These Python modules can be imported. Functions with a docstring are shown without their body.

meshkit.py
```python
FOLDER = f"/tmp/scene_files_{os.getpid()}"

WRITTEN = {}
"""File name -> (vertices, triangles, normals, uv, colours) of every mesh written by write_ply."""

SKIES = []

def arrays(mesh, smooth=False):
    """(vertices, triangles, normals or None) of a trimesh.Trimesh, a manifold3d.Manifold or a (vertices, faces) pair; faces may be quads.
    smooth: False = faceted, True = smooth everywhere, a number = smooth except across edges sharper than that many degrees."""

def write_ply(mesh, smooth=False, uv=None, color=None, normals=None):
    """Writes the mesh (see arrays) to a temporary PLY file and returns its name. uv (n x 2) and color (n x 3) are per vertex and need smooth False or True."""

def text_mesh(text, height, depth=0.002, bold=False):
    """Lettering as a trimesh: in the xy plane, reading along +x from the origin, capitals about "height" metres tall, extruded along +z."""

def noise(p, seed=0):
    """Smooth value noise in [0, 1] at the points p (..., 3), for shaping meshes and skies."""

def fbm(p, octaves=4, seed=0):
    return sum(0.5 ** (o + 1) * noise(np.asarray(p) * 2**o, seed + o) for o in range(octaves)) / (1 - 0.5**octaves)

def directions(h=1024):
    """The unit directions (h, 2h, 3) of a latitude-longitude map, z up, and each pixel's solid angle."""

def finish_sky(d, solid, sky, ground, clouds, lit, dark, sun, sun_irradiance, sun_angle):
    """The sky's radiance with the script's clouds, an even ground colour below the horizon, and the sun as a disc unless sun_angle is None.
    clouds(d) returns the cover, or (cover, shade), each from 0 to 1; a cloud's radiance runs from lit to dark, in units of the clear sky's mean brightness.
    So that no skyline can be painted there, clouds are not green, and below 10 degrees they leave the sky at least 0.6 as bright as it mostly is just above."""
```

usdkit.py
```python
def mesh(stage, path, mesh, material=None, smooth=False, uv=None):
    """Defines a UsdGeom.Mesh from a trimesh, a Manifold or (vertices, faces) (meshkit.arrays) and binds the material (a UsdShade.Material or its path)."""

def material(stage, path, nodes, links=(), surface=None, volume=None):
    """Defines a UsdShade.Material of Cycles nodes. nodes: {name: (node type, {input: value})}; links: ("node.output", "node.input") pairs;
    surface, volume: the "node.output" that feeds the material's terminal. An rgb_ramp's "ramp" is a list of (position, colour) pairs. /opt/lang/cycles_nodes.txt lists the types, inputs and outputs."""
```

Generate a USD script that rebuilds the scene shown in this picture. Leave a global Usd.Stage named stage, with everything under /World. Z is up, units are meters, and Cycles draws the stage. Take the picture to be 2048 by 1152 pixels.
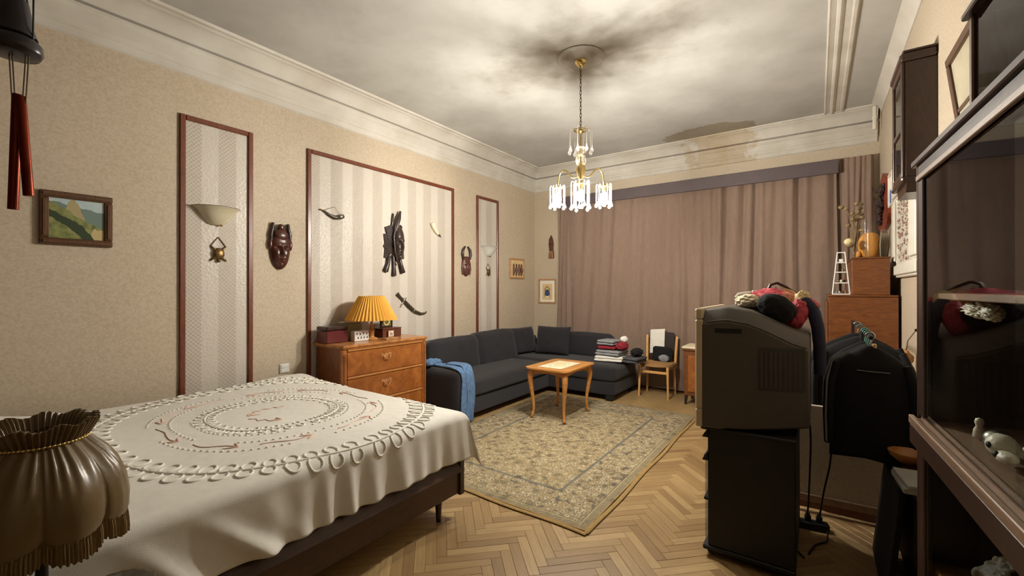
import math, random
import numpy as np, trimesh, usdkit, meshkit
from pxr import Usd, UsdGeom, UsdLux, Gf, Sdf, UsdShade
from shapely.geometry import Polygon

random.seed(7); rng = np.random.default_rng(7)
PI = math.pi
stage = Usd.Stage.CreateInMemory()
UsdGeom.SetStageUpAxis(stage, UsdGeom.Tokens.z); UsdGeom.SetStageMetersPerUnit(stage, 1.0)
UsdGeom.Xform.Define(stage, '/World'); UsdGeom.Scope.Define(stage, '/World/Looks')

# ------------------------------------------------------------ camera, exposure
cam = UsdGeom.Camera.Define(stage, '/World/camera')
YAW, PITCH = math.radians(35.22), math.radians(0.154)
cam.CreateHorizontalApertureAttr(36.0); cam.CreateVerticalApertureAttr(20.25)
cam.CreateFocalLengthAttr(36.0 * 864 / 2048); cam.CreateClippingRangeAttr(Gf.Vec2f(0.02, 60))
cam.CreateExposureAttr(0.0)
r_ = np.array([math.cos(YAW), math.sin(YAW), 0]); F_ = np.array([-math.sin(YAW), math.cos(YAW), 0]); u_ = np.array([0, 0, 1.0])
f_ = math.cos(PITCH) * F_ + math.sin(PITCH) * u_; u_ = math.cos(PITCH) * u_ - math.sin(PITCH) * F_
M = np.eye(4); M[0, :3] = r_; M[1, :3] = u_; M[2, :3] = -f_; M[3, :3] = (0, 0, 1.5)
cam.AddTransformOp().Set(Gf.Matrix4d(M.tolist()))
BULB = 1900.0          # emission strength of each chandelier bulb, the only lamp that is lit

# ------------------------------------------------------------ helpers
def numbered(path):
    if not stage.GetPrimAtPath(path): return path
    k = 1
    while stage.GetPrimAtPath('%s_%03d' % (path, k)): k += 1
    return '%s_%03d' % (path, k)
def data(p, **kw):
    for k, v in kw.items():
        if v: p.SetCustomDataByKey(k, v)
def thing(name, label, cat, loc=(0, 0, 0), rz=0.0, group=None, kind=None):
    x = UsdGeom.Xform.Define(stage, numbered('/World/' + name))
    x.AddTranslateOp().Set(Gf.Vec3d(*map(float, loc)))
    if rz: x.AddRotateZOp().Set(float(rz))
    data(x.GetPrim(), label=label, category=cat, group=group, kind=kind)
    return str(x.GetPath())
def part(parent, name, mesh, m, smooth=35, label=None, kind=None):
    path = numbered(parent + '/' + name)
    usdkit.mesh(stage, path, mesh, LOOK[m], smooth=smooth)
    data(stage.GetPrimAtPath(path), label=label, kind=kind)
    return path
def single(name, mesh, m, label, cat, group=None, kind=None, smooth=35):
    p = part('/World', name, mesh, m, smooth)
    data(stage.GetPrimAtPath(p), label=label, category=cat, group=group, kind=kind)
    return p
def struct(name, mesh, m, label, cat, smooth=False):
    return single(name, mesh, m, label, cat, kind='structure', smooth=smooth)
def join(*ms):
    out = []
    for m in ms:
        if isinstance(m, (list, tuple)): out += list(m)
        else: out.append(m)
    return trimesh.util.concatenate(out)
def box(sx, sy, sz, c=(0, 0, 0), r=0.0):
    """box centred at c; r chamfers its edges"""
    if r <= 0:
        b = trimesh.creation.box((sx, sy, sz)); b.apply_translation(c); return b
    h = np.array([sx, sy, sz]) / 2; r = min(r, h.min() * .9); pts = []
    for s in np.ndindex(2, 2, 2):
        sg = np.array(s) * 2 - 1
        for k in range(3):
            e = h - r; e[k] = h[k]; pts.append(sg * e)
    b = trimesh.convex.convex_hull(np.array(pts)); b.apply_translation(c); return b
def bx(x0, x1, y0, y1, z0, z1, r=0.0):
    return box(x1 - x0, y1 - y0, z1 - z0, ((x0 + x1) / 2, (y0 + y1) / 2, (z0 + z1) / 2), r)
def soft(x0, x1, y0, y1, z0, z1, r=.05, puff=0.0, n=10, seed=0, amp=0.0):
    """rounded cushion-like block: superellipsoid-free rounded box from a subdivided cube"""
    b = trimesh.creation.box((2, 2, 2))
    for _ in range(4): b = b.subdivide()
    v = b.vertices.copy(); h = np.array([x1 - x0, y1 - y0, z1 - z0]) / 2; rr = min(r, h.min())
    q = v * h; inner = np.clip(q, -(h - rr), h - rr); d = q - inner
    L = np.linalg.norm(d, axis=1, keepdims=True)
    mx = np.abs(d).max(1, keepdims=True)
    d = np.where(L > 1e-9, d / np.maximum(L, 1e-9) * np.minimum(mx, rr), d)
    p = inner + d
    if puff:
        for k in range(3):
            o = [i for i in range(3) if i != k]
            w = np.prod([np.clip(1 - v[:, i] ** 2, 0, 1) ** .6 for i in o], axis=0)
            p[:, k] += np.sign(v[:, k]) * (np.abs(v[:, k]) > .999) * w * puff
    p += ((x0 + x1) / 2, (y0 + y1) / 2, (z0 + z1) / 2)
    if amp:
        nn = meshkit.fbm(p * 9, 3, seed) - .5
        p += amp * 2 * nn[:, None] * (p - p.mean(0)) / np.maximum(np.linalg.norm(p - p.mean(0), axis=1, keepdims=True), 1e-6)
    return trimesh.Trimesh(p, b.faces, process=False)
def blob(rx, ry, rz, c, amp=.2, sc=1.0, seed=0, sub=4):
    s = trimesh.creation.icosphere(subdivisions=sub); v = s.vertices
    n = meshkit.fbm(v * 2.2 * sc + seed * 3.7, 4, seed) - .5
    v = v * (1 + amp * 2 * n)[:, None] * (rx, ry, rz) + c
    return trimesh.Trimesh(v, s.faces, process=False)
def cyl(r, h, c=(0, 0, 0), n=24, r2=None):
    """upright cylinder or cone from z=c.z to c.z+h"""
    return lathe([(0, 0), (r, 0), (r if r2 is None else r2, h), (0, h)], n, c)
def lathe(prof, n=32, c=(0, 0, 0), fx=None):
    prof = np.array(prof, float); a = np.linspace(0, 2 * PI, n, endpoint=False)
    k = len(prof); R = prof[:, 0][:, None] * np.ones(n); Z = prof[:, 1][:, None] * np.ones(n)
    if fx: R, Z = fx(R, Z, a[None, :] + 0 * R)
    v = np.stack([R * np.cos(a), R * np.sin(a), Z], -1).reshape(-1, 3) + c
    f = []
    for i in range(k - 1):
        for j in range(n):
            j2 = (j + 1) % n; A, B, C, D = i * n + j, i * n + j2, (i + 1) * n + j2, (i + 1) * n + j
            if prof[i, 0] > 1e-9: f.append((A, B, C) if prof[i + 1, 0] > 1e-9 else (A, B, C))
            if prof[i + 1, 0] > 1e-9: f.append((A, C, D))
    return trimesh.Trimesh(v, f, process=False)
def tube(path, r, n=8, close=False, flat=1.0, up=None):
    """swept tube along a polyline; r a number or one radius per point"""
    P = np.array(path, float); m = len(P); R = np.broadcast_to(np.asarray(r, float), (m,))
    T = np.gradient(P, axis=0) if not close else np.roll(P, -1, 0) - np.roll(P, 1, 0)
    T /= np.maximum(np.linalg.norm(T, axis=1, keepdims=True), 1e-9)
    U = np.zeros((m, 3)); ref = np.array(up if up is not None else ((0, 0, 1.0) if abs(T[0, 2]) < .9 else (1.0, 0, 0)))
    u = ref - T[0] * (ref @ T[0]); u /= np.linalg.norm(u)
    for i in range(m):
        u = u - T[i] * (u @ T[i]); u /= max(np.linalg.norm(u), 1e-9); U[i] = u
    V = np.cross(T, U); a = np.linspace(0, 2 * PI, n, endpoint=False)
    v = (P[:, None] + R[:, None, None] * (np.cos(a)[None, :, None] * U[:, None] * flat + np.sin(a)[None, :, None] * V[:, None])).reshape(-1, 3)
    f = []
    for i in range(m if close else m - 1):
        i2 = (i + 1) % m
        for j in range(n):
            j2 = (j + 1) % n; A, B, C, D = i * n + j, i * n + j2, i2 * n + j2, i2 * n + j
            f += [(A, C, B), (A, D, C)]
    if not close:
        v = np.vstack([v, P[:1], P[-1:]]); k = len(v)
        for j in range(n):
            j2 = (j + 1) % n
            f += [(k - 2, j, j2), (k - 1, (m - 1) * n + j2, (m - 1) * n + j)]
    return trimesh.Trimesh(v, f, process=False)
def grid(X, Y, Z, thick=0.0):
    """surface through a grid of points; thick > 0 closes it into a shell along the normals"""
    P = np.stack([X, Y, Z], -1); a, b = P.shape[:2]
    idx = np.arange(a * b).reshape(a, b)
    q = np.stack([idx[:-1, :-1], idx[1:, :-1], idx[1:, 1:], idx[:-1, 1:]], -1).reshape(-1, 4)
    f = np.vstack([q[:, [0, 1, 2]], q[:, [0, 2, 3]]])
    if not thick: return trimesh.Trimesh(P.reshape(-1, 3), f, process=False)
    N = np.cross(np.gradient(P, axis=0), np.gradient(P, axis=1)); N /= np.maximum(np.linalg.norm(N, axis=2, keepdims=True), 1e-9)
    top = P.reshape(-1, 3); bot = (P - thick * N).reshape(-1, 3); k = a * b
    e = np.concatenate([idx[0, :], idx[1:, -1], idx[-1, ::-1][1:], idx[::-1, 0][1:-1]]); e2 = np.roll(e, -1)
    s = np.vstack([np.stack([e, e2, e2 + k], 1), np.stack([e, e2 + k, e + k], 1)])
    return trimesh.Trimesh(np.vstack([top, bot]), np.vstack([f, f[:, ::-1] + k, s]), process=False)
def extr(pts, h, frame=None):
    """extrudes a 2-D outline by h along z; frame (origin, ux, uy, uz) places it"""
    m = trimesh.creation.extrude_polygon(Polygon(pts), h, engine='earcut')
    if frame is not None:
        o, a, b, c = (np.array(q, float) for q in frame)
        m.vertices = o + m.vertices[:, :1] * a + m.vertices[:, 1:2] * b + m.vertices[:, 2:] * c
        if np.dot(np.cross(a, b), c) < 0: m.invert()
    return m
def at(m, loc=(0, 0, 0), rot=None):
    m = m.copy()
    if rot is not None: m.apply_transform(trimesh.transformations.euler_matrix(*rot))
    m.apply_translation(loc); return m
def frame_rect(w, h, bw, d, r=.004):
    """picture-frame ring in the local (x = out of the wall, y, z) system, centre at the origin"""
    return join(bxr(0, d, -w / 2, w / 2, h / 2 - bw, h / 2, r), bxr(0, d, -w / 2, w / 2, -h / 2, -h / 2 + bw, r),
                bxr(0, d, -w / 2, -w / 2 + bw, -h / 2 + bw, h / 2 - bw, r), bxr(0, d, w / 2 - bw, w / 2, -h / 2 + bw, h / 2 - bw, r))
bxr = bx

# ------------------------------------------------------------ materials
LOOK = {}
def look(name, nodes, links, surface='p.BSDF'):
    LOOK[name] = usdkit.material(stage, '/World/Looks/' + name, nodes, links, surface=surface)
def lin(c):
    c = np.array(c, float) / 255; return tuple(np.where(c <= .04045, c / 12.92, ((c + .055) / 1.055) ** 2.4))
def simple(name, c, rough=.5, var=.12, scale=6.0, metal=0.0, bump=0.0, bscale=60.0, sheen=0.0, spec=None, stretch=(1, 1, 1)):
    """plain surface whose tone wanders a little; c in sRGB 0..255"""
    c = np.array(lin(c)); p = {'roughness': rough, 'metallic': metal}
    if sheen: p['sheen_weight'] = sheen
    if spec is not None: p['specular_ior_level'] = spec
    nodes = {'t': ('texture_coordinate', {}), 'm': ('mapping', {'scale': stretch}),
             'n': ('noise_texture', {'scale': scale, 'detail': 5.0, 'roughness': .6}),
             'r': ('rgb_ramp', {'ramp': [(.3, tuple(c * (1 - var))), (.7, tuple(np.minimum(c * (1 + var), 1)))]}), 'p': ('principled_bsdf', p)}
    links = [('t.object', 'm.vector'), ('m.vector', 'n.vector'), ('n.fac', 'r.fac'), ('r.color', 'p.base_color')]
    if bump:
        nodes['nb'] = ('noise_texture', {'scale': bscale, 'detail': 4.0}); nodes['b'] = ('bump', {'strength': bump, 'distance': .01})
        links += [('m.vector', 'nb.vector'), ('nb.fac', 'b.height'), ('b.normal', 'p.normal')]
    look(name, nodes, links)
def wood(name, dark, light, rough=.35, axis=(6, 6, 1.2), scale=9.0, rot=(0, 0, 0), coat=0.2, rnd=0.0):
    d, l = np.array(lin(dark)), np.array(lin(light))
    nodes = {'t': ('texture_coordinate', {}), 'm': ('mapping', {'scale': axis, 'rotation': rot}),
             'n': ('noise_texture', {'scale': scale, 'detail': 6.0, 'roughness': .62, 'distortion': 1.2}),
             'r': ('rgb_ramp', {'ramp': [(.28, tuple(d)), (.52, tuple((d + l) / 2)), (.74, tuple(l))]}),
             'p': ('principled_bsdf', {'roughness': rough, 'coat_weight': coat, 'coat_roughness': .25}), 'b': ('bump', {'strength': .12, 'distance': .004})}
    links = [('t.object', 'm.vector'), ('m.vector', 'n.vector'), ('n.fac', 'r.fac'), ('n.fac', 'b.height'), ('b.normal', 'p.normal'), ('r.color', 'p.base_color')]
    look(name, nodes, links)

def math_nodes(spec):
    """spec: list of (name, op, a, b) where a, b are numbers or 'node.output'; returns nodes, links"""
    nodes, links = {}, []
    for name, op, a, *b in spec:
        ins = {'math_type': op}
        for k, v in zip(('value1', 'value2', 'value3'), [a] + b):
            if isinstance(v, str): links.append((v, name + '.' + k))
            else: ins[k] = float(v)
        nodes[name] = ('math', ins)
    return nodes, links

# wallpaper: beige with a small mottled print
nodes = {'g': ('geometry', {}), 'n1': ('noise_texture', {'scale': 60.0, 'detail': 2.0, 'roughness': .5}), 'n2': ('noise_texture', {'scale': 1.3, 'detail': 4.0}),
         'v': ('voronoi_texture', {'scale': 26.0, 'feature': 'f1'}),
         'r1': ('rgb_ramp', {'ramp': [(.34, lin((180, 164, 141))), (.5, lin((187, 172, 150))), (.66, lin((193, 179, 158)))]}),
         'r2': ('rgb_ramp', {'ramp': [(.08, (.93, .91, .88)), (.2, (1, 1, 1))]}), 'r3': ('rgb_ramp', {'ramp': [(.3, (.94, .93, .91)), (.65, (1, 1, 1))]}),
         'm1': ('mix', {'mix_type': 'multiply', 'fac': 1.0}), 'm2': ('mix', {'mix_type': 'multiply', 'fac': 1.0}),
         'b': ('bump', {'strength': .15, 'distance': .002}), 'p': ('principled_bsdf', {'roughness': .62})}
look('wallpaper', nodes, [('g.position', 'n1.vector'), ('g.position', 'n2.vector'), ('g.position', 'v.vector'), ('n1.fac', 'r1.fac'), ('v.distance', 'r2.fac'), ('n2.fac', 'r3.fac'),
     ('r1.color', 'm1.color1'), ('r2.color', 'm1.color2'), ('m1.color', 'm2.color1'), ('r3.color', 'm2.color2'), ('m2.color', 'p.base_color'), ('n1.fac', 'b.height'), ('b.normal', 'p.normal')])
# embossed panel paper: white stripes between bands of raised lattice
ns, ls = math_nodes([('ph', 'multiply', 's.y', 2 * PI / .26), ('st', 'sine', 'ph.value'), ('band', 'multiply_add', 'st.value', 4.0, .75, ), ('bandc', 'minimum', 'band.value', 1.0), ('bandm', 'maximum', 'bandc.value', 0.0),
     ('d1', 'add', 's.y', 's.z'), ('d2', 'subtract', 's.y', 's.z'), ('k1', 'multiply', 'd1.value', PI / .034), ('k2', 'multiply', 'd2.value', PI / .034),
     ('w1', 'sine', 'k1.value'), ('w2', 'sine', 'k2.value'), ('a1', 'absolute', 'w1.value'), ('a2', 'absolute', 'w2.value'), ('mn', 'minimum', 'a1.value', 'a2.value'),
     ('ln', 'multiply_add', 'mn.value', -2.6, 1.15), ('lnc', 'maximum', 'ln.value', 0.0), ('lnd', 'minimum', 'lnc.value', 1.0), ('lat', 'multiply', 'lnd.value', 'bandm.value'),
     ('inv', 'subtract', 1.0, 'bandm.value'), ('sc', 'multiply', 'vo.distance', 'inv.value'), ('sc2', 'multiply', 'sc.value', .9), ('hh', 'add', 'lat.value', 'sc2.value'), ('iv3', 'multiply', 'inv.value', .72), ('cf', 'add', 'lat.value', 'iv3.value')])
ns.update({'g': ('geometry', {}), 's': ('separate_xyz', {}), 'vo': ('voronoi_texture', {'scale': 42.0}), 'n2': ('noise_texture', {'scale': 2.0, 'detail': 3.0}),
     'r': ('rgb_ramp', {'ramp': [(0, lin((177, 166, 152))), (.6, lin((187, 178, 166))), (1, lin((212, 206, 196)))]}),
     'b': ('bump', {'strength': .55, 'distance': .004}), 'p': ('principled_bsdf', {'roughness': .42})})
look('panel_paper', ns, ls + [('g.position', 's.vector'), ('g.position', 'vo.vector'), ('cf.value', 'r.fac'), ('r.color', 'p.base_color'), ('hh.value', 'b.height'), ('b.normal', 'p.normal')])
# ceiling: distemper with sooty smudges and painted chandelier shadow around the rosette, a brown water stain and scuffs
ns, ls = math_nodes([('nw', 'multiply_add', 'n2.fac', .5, -.25), ('dw', 'add', 'd.value', 'nw.value'), ('m1', 'map', 0, 0)][:2])
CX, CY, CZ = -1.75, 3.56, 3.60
def dist_nodes(tag, c, sx, sy):
    return {tag + 'm': ('mapping', {'location': (-c[0] * sx, -c[1] * sy, -c[2]), 'scale': (sx, sy, 1)}), tag + 'l': ('vector_math', {'math_type': 'length'})}, [('g.position', tag + 'm.vector'), (tag + 'm.vector', tag + 'l.vector1')]
nodes = {'g': ('geometry', {}), 'n1': ('noise_texture', {'scale': 1.6, 'detail': 6.0, 'roughness': .6}), 'n2': ('noise_texture', {'scale': 3.2, 'detail': 6.0, 'roughness': .65}), 'n3': ('noise_texture', {'scale': 9.0, 'detail': 5.0}),
         'base': ('rgb_ramp', {'ramp': [(.3, lin((164, 161, 155))), (.6, lin((182, 180, 174))), (.75, lin((188, 186, 181)))]}),
         'soot_shade': ('rgb_ramp', {'ramp': [(.0, (.80, .77, .71)), (.3, (.84, .81, .76)), (.55, (.94, .93, .90)), (.75, (1, 1, 1))]}),  # sooty tone that also paints in the shadow of the chandelier arms
         'stain': ('rgb_ramp', {'ramp': [(.0, (.74, .66, .54)), (.86, (.70, .62, .50)), (.9, (1, 1, 1))]}),
         'x1': ('mix', {'mix_type': 'multiply', 'fac': 1.0}), 'x2': ('mix', {'mix_type': 'multiply', 'fac': 1.0}),
         'sa': ('math', {'math_type': 'multiply_add', 'value2': 1.5, 'value3': -.75}), 'sb': ('math', {'math_type': 'add'}), 'sc': ('math', {'math_type': 'multiply_add', 'value2': .45, 'value3': -.22}), 'sd': ('math', {'math_type': 'add'}),
         'p': ('principled_bsdf', {'roughness': .75}), 'b': ('bump', {'strength': .1, 'distance': .004})}
links = [('g.position', 'n1.vector'), ('g.position', 'n2.vector'), ('g.position', 'n3.vector'), ('n1.fac', 'base.fac')]
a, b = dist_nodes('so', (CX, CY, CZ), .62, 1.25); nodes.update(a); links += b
a, b = dist_nodes('st', (-1.2, 6.25, CZ), 1.5, 3.1); nodes.update(a); links += b
links += [('n2.fac', 'sa.value1'), ('sa.value', 'sb.value1'), ('sol.value', 'sb.value2'), ('sb.value', 'soot_shade.fac'), ('n3.fac', 'sc.value1'), ('sc.value', 'sd.value1'), ('stl.value', 'sd.value2'), ('sd.value', 'stain.fac'),
          ('base.color', 'x1.color1'), ('soot_shade.color', 'x1.color2'), ('x1.color', 'x2.color1'), ('stain.color', 'x2.color2'), ('x2.color', 'p.base_color'), ('n3.fac', 'b.height'), ('b.normal', 'p.normal')]
look('ceiling_paint', nodes, links)
# cornice plaster, yellowed where the water came through
nodes = {'g': ('geometry', {}), 'n1': ('noise_texture', {'scale': 3.0, 'detail': 6.0}), 'n3': ('noise_texture', {'scale': 7.0, 'detail': 5.0}),
         'base': ('rgb_ramp', {'ramp': [(.3, lin((186, 179, 166))), (.65, lin((203, 198, 188)))]}),
         'stain': ('rgb_ramp', {'ramp': [(.0, (.78, .68, .52)), (.5, (.86, .78, .66)), (.62, (.80, .71, .58)), (.80, (1, 1, 1))]}),
         'x': ('mix', {'mix_type': 'multiply', 'fac': 1.0}), 'sc': ('math', {'math_type': 'multiply_add', 'value2': 1.7, 'value3': -.8}), 'sd': ('math', {'math_type': 'add'}), 'p': ('principled_bsdf', {'roughness': .7})}
links = [('g.position', 'n1.vector'), ('g.position', 'n3.vector'), ('n1.fac', 'base.fac')]
a, b = dist_nodes('st', (-1.1, 6.5, 3.4), 1.75, .6); nodes.update(a); links += b
look('cornice_plaster', nodes, links + [('n3.fac', 'sc.value1'), ('sc.value', 'sd.value1'), ('stl.value', 'sd.value2'), ('sd.value', 'stain.fac'), ('base.color', 'x.color1'), ('stain.color', 'x.color2'), ('x.color', 'p.base_color')])
simple('groove_dirt', (120, 108, 86), .8)
# parquet: oak blocks, each block its own tone
def parquet(name, ang):
    nodes = {'g': ('geometry', {}), 'm': ('mapping', {'rotation': (0, 0, ang), 'mapping_type': 'point'}), 'm2': ('mapping', {'scale': (3.0, 42.0, 1.0)}),
             'oi': ('object_info', {}), 'ad': ('math', {'math_type': 'add'}), 'fr': ('math', {'math_type': 'fraction'}),
             'n': ('noise_texture', {'scale': 1.6, 'detail': 5.0, 'roughness': .6, 'distortion': .6}), 'n2': ('noise_texture', {'scale': 1.1, 'detail': 3.0}),
             'r': ('rgb_ramp', {'ramp': [(0, lin((140, 112, 74))), (.35, lin((156, 127, 84))), (.7, lin((163, 135, 91))), (1, lin((180, 152, 106)))]}),
             'gr': ('rgb_ramp', {'ramp': [(.25, (.74, .71, .66)), (.6, (1, 1, 1))]}), 'wr': ('rgb_ramp', {'ramp': [(.3, (.82, .8, .78)), (.6, (1, 1, 1))]}),
             'x': ('mix', {'mix_type': 'multiply', 'fac': 1.0}), 'x2': ('mix', {'mix_type': 'multiply', 'fac': 1.0}),
             'p': ('principled_bsdf', {'roughness': .38, 'coat_weight': .15, 'coat_roughness': .3}), 'b': ('bump', {'strength': .15, 'distance': .002})}
    look(name, nodes, [('g.position', 'm.vector'), ('m.vector', 'm2.vector'), ('m2.vector', 'n.vector'), ('g.position', 'n2.vector'), ('oi.random', 'ad.value1'), ('g.random_per_island', 'ad.value2'), ('ad.value', 'fr.value1'),
        ('fr.value', 'r.fac'), ('n.fac', 'gr.fac'), ('n2.fac', 'wr.fac'), ('r.color', 'x.color1'), ('gr.color', 'x.color2'), ('x.color', 'x2.color1'), ('wr.color', 'x2.color2'), ('x2.color', 'p.base_color'), ('n.fac', 'b.height'), ('b.normal', 'p.normal')])
parquet('oak_a', -PI / 4); parquet('oak_b', PI / 4)
simple('subfloor', (104, 80, 52), .8)
wood('red_moulding', (84, 40, 24), (120, 62, 36), .35)
wood('walnut', (120, 66, 26), (176, 108, 50), .35, axis=(2.2, 2.2, 2.2), scale=2.6)
wood('walnut_dark', (92, 48, 20), (140, 80, 38), .4)
wood('walnut_edge', (160, 100, 48), (196, 138, 78), .35)
wood('honey', (176, 118, 58), (208, 150, 84), .35, axis=(1, 1, 8), scale=5)
wood('beech', (200, 148, 84), (226, 178, 114), .4, axis=(6, 6, 1))
wood('dark_furniture', (40, 24, 18), (62, 38, 28), .32)
wood('bed_wood', (58, 36, 26), (84, 54, 40), .4, axis=(6, 1.2, 6))
wood('cherry', (88, 48, 20), (128, 76, 36), .4, axis=(1, 1, 5))
wood('ledge_wood', (122, 96, 76), (150, 122, 98), .45, axis=(6, 1.2, 6))
wood('teak', (66, 40, 20), (100, 64, 34), .4)
simple('ebony', (52, 40, 36), .32, .25, 14, bump=.3, bscale=40)
simple('carved_mahogany', (70, 34, 24), .3, .3, 12)
simple('carved_redwood', (84, 48, 38), .4, .2, 12)
simple('light_carving', (176, 132, 88), .55, .2, 20)
simple('sofa_cloth', (31, 29, 33), .95, .14, 60, bump=.35, bscale=320, sheen=.12)
simple('denim', (86, 116, 152), .9, .3, 26, bump=.3, bscale=200)
simple('curtain_cloth', (134, 112, 97), .9, .07, 30, bump=.2, bscale=250, sheen=.15, stretch=(1, 1, .3))
simple('valance_cloth', (84, 72, 74), .6, .06, 8)
simple('bedspread_cotton', (222, 219, 210), .9, .03, 20, bump=.18, bscale=420, sheen=.1)
simple('tuft_white', (226, 223, 213), .95, .06, 60)
simple('tuft_pink', (208, 176, 160), .95, .1, 60)
simple('tv_plastic', (80, 74, 67), .5, .06, 40, bump=.1, bscale=400)
simple('tv_dark', (58, 54, 50), .6, .08)
simple('tv_front', (196, 180, 148), .45, .06)
simple('black_plastic', (17, 16, 17), .55, .1)
simple('black_screen', (14, 16, 18), .08, .05)
simple('black_cloth', (15, 15, 17), .95, .2, 30)
simple('charcoal_cloth', (26, 26, 29), .95, .2, 30)
simple('grey_piping', (120, 118, 118), .8)
simple('navy_cloth', (36, 36, 56), .95, .2, 30)
simple('white_cloth', (226, 222, 212), .9, .05, 30, bump=.5, bscale=90)
simple('cream_knit', (226, 214, 184), .95, .1, 60, bump=.5, bscale=120)
simple('grey_cloth', (140, 142, 144), .9, .2, 24, bump=.3, bscale=90)
simple('dark_grey_cloth', (74, 74, 80), .9, .3, 24)
simple('wine_cloth', (128, 24, 38), .9, .2, 20)
simple('beige_cloth', (206, 180, 136), .9, .12, 20)
simple('chair_pad', (168, 128, 80), .85, .12, 60)
simple('chair_back_cloth', (52, 42, 42), .9, .15, 40)
simple('brass', (176, 138, 76), .3, .2, 18, metal=1.0)
simple('old_bronze', (112, 88, 52), .4, .4, 30, metal=.8)
simple('brass_pull', (206, 152, 100), .4, .3, 30, metal=.6)
simple('gold_metal', (214, 190, 130), .25, .1, metal=1.0)
simple('steel', (190, 190, 190), .25, .05, metal=1.0)
simple('copper', (104, 44, 30), .36, .55, 14, metal=1.0, stretch=(1, 1, .3))
simple('dark_iron', (34, 30, 32), .4, .2, metal=.4)
simple('dark_bell', (56, 52, 56), .3, .2, metal=.6)
simple('string', (120, 108, 92), .9)
simple('sconce_glass', (196, 186, 160), .25, .08, 9)
simple('sconce_glass_pale', (206, 204, 194), .25, .06, 9)
simple('horn_dark', (66, 56, 42), .25, .4, 16)
simple('horn_pale', (206, 192, 158), .3, .15, 14)
simple('ivory', (226, 214, 184), .35, .1, 20)
simple('white_paint', (214, 208, 194), .45, .04)
simple('mat_grey', (196, 190, 178), .7, .04)
simple('paper_white', (228, 222, 206), .8, .03)
simple('paper_tan', (212, 184, 134), .8, .06)
simple('scarab_blue', (52, 74, 118), .6, .2, 40)
simple('flag_blue', (58, 84, 150), .7, .05)
simple('shield_red', (132, 54, 32), .4, .2, 10)
simple('dried_plant', (132, 112, 80), .9, .3, 20)
simple('dried_grey', (150, 140, 124), .9, .35, 14, stretch=(1, 1, .3))
simple('gourd', (196, 136, 62), .3, .16, 5)
simple('seed_pale', (214, 196, 150), .6, .2, 20)
simple('burgundy', (92, 34, 34), .3, .1)
simple('cigar_box', (88, 48, 34), .4, .15)
simple('photo_green', (112, 110, 62), .25, .4, 30)
simple('green_glass_tint', (150, 150, 116), .15, .1)
simple('green_plastic', (72, 120, 110), .3, .05)
simple('white_plastic', (222, 220, 214), .4, .03)
simple('cable_black', (20, 19, 19), .5, .05)
simple('grey_books', (150, 148, 142), .6, .1)
simple('shell_white', (216, 208, 186), .45, .2, 20, bump=.3, bscale=50)
simple('stone_brown', (120, 96, 62), .6, .4, 16, bump=.5, bscale=30)
simple('pewter', (150, 146, 134), .3, .2, metal=1.0)
simple('fur_brown', (188, 136, 76), .9, .3, 40, bump=.6, bscale=90)
simple('doily', (222, 208, 178), .9, .12, 90, bump=.4, bscale=160)
simple('cabinet_inside', (46, 36, 30), .5, .1)
# pleated ochre shade and gold satin
simple('ochre_pleats', (222, 164, 66), .8, .06)
simple('gold_satin', (106, 86, 50), .33, .15, 6, sheen=.15, stretch=(1, 1, .4), spec=.6, bump=.12, bscale=22)
simple('gold_fringe', (120, 97, 60), .8, .3, 60, stretch=(4, 4, .4))
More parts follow.
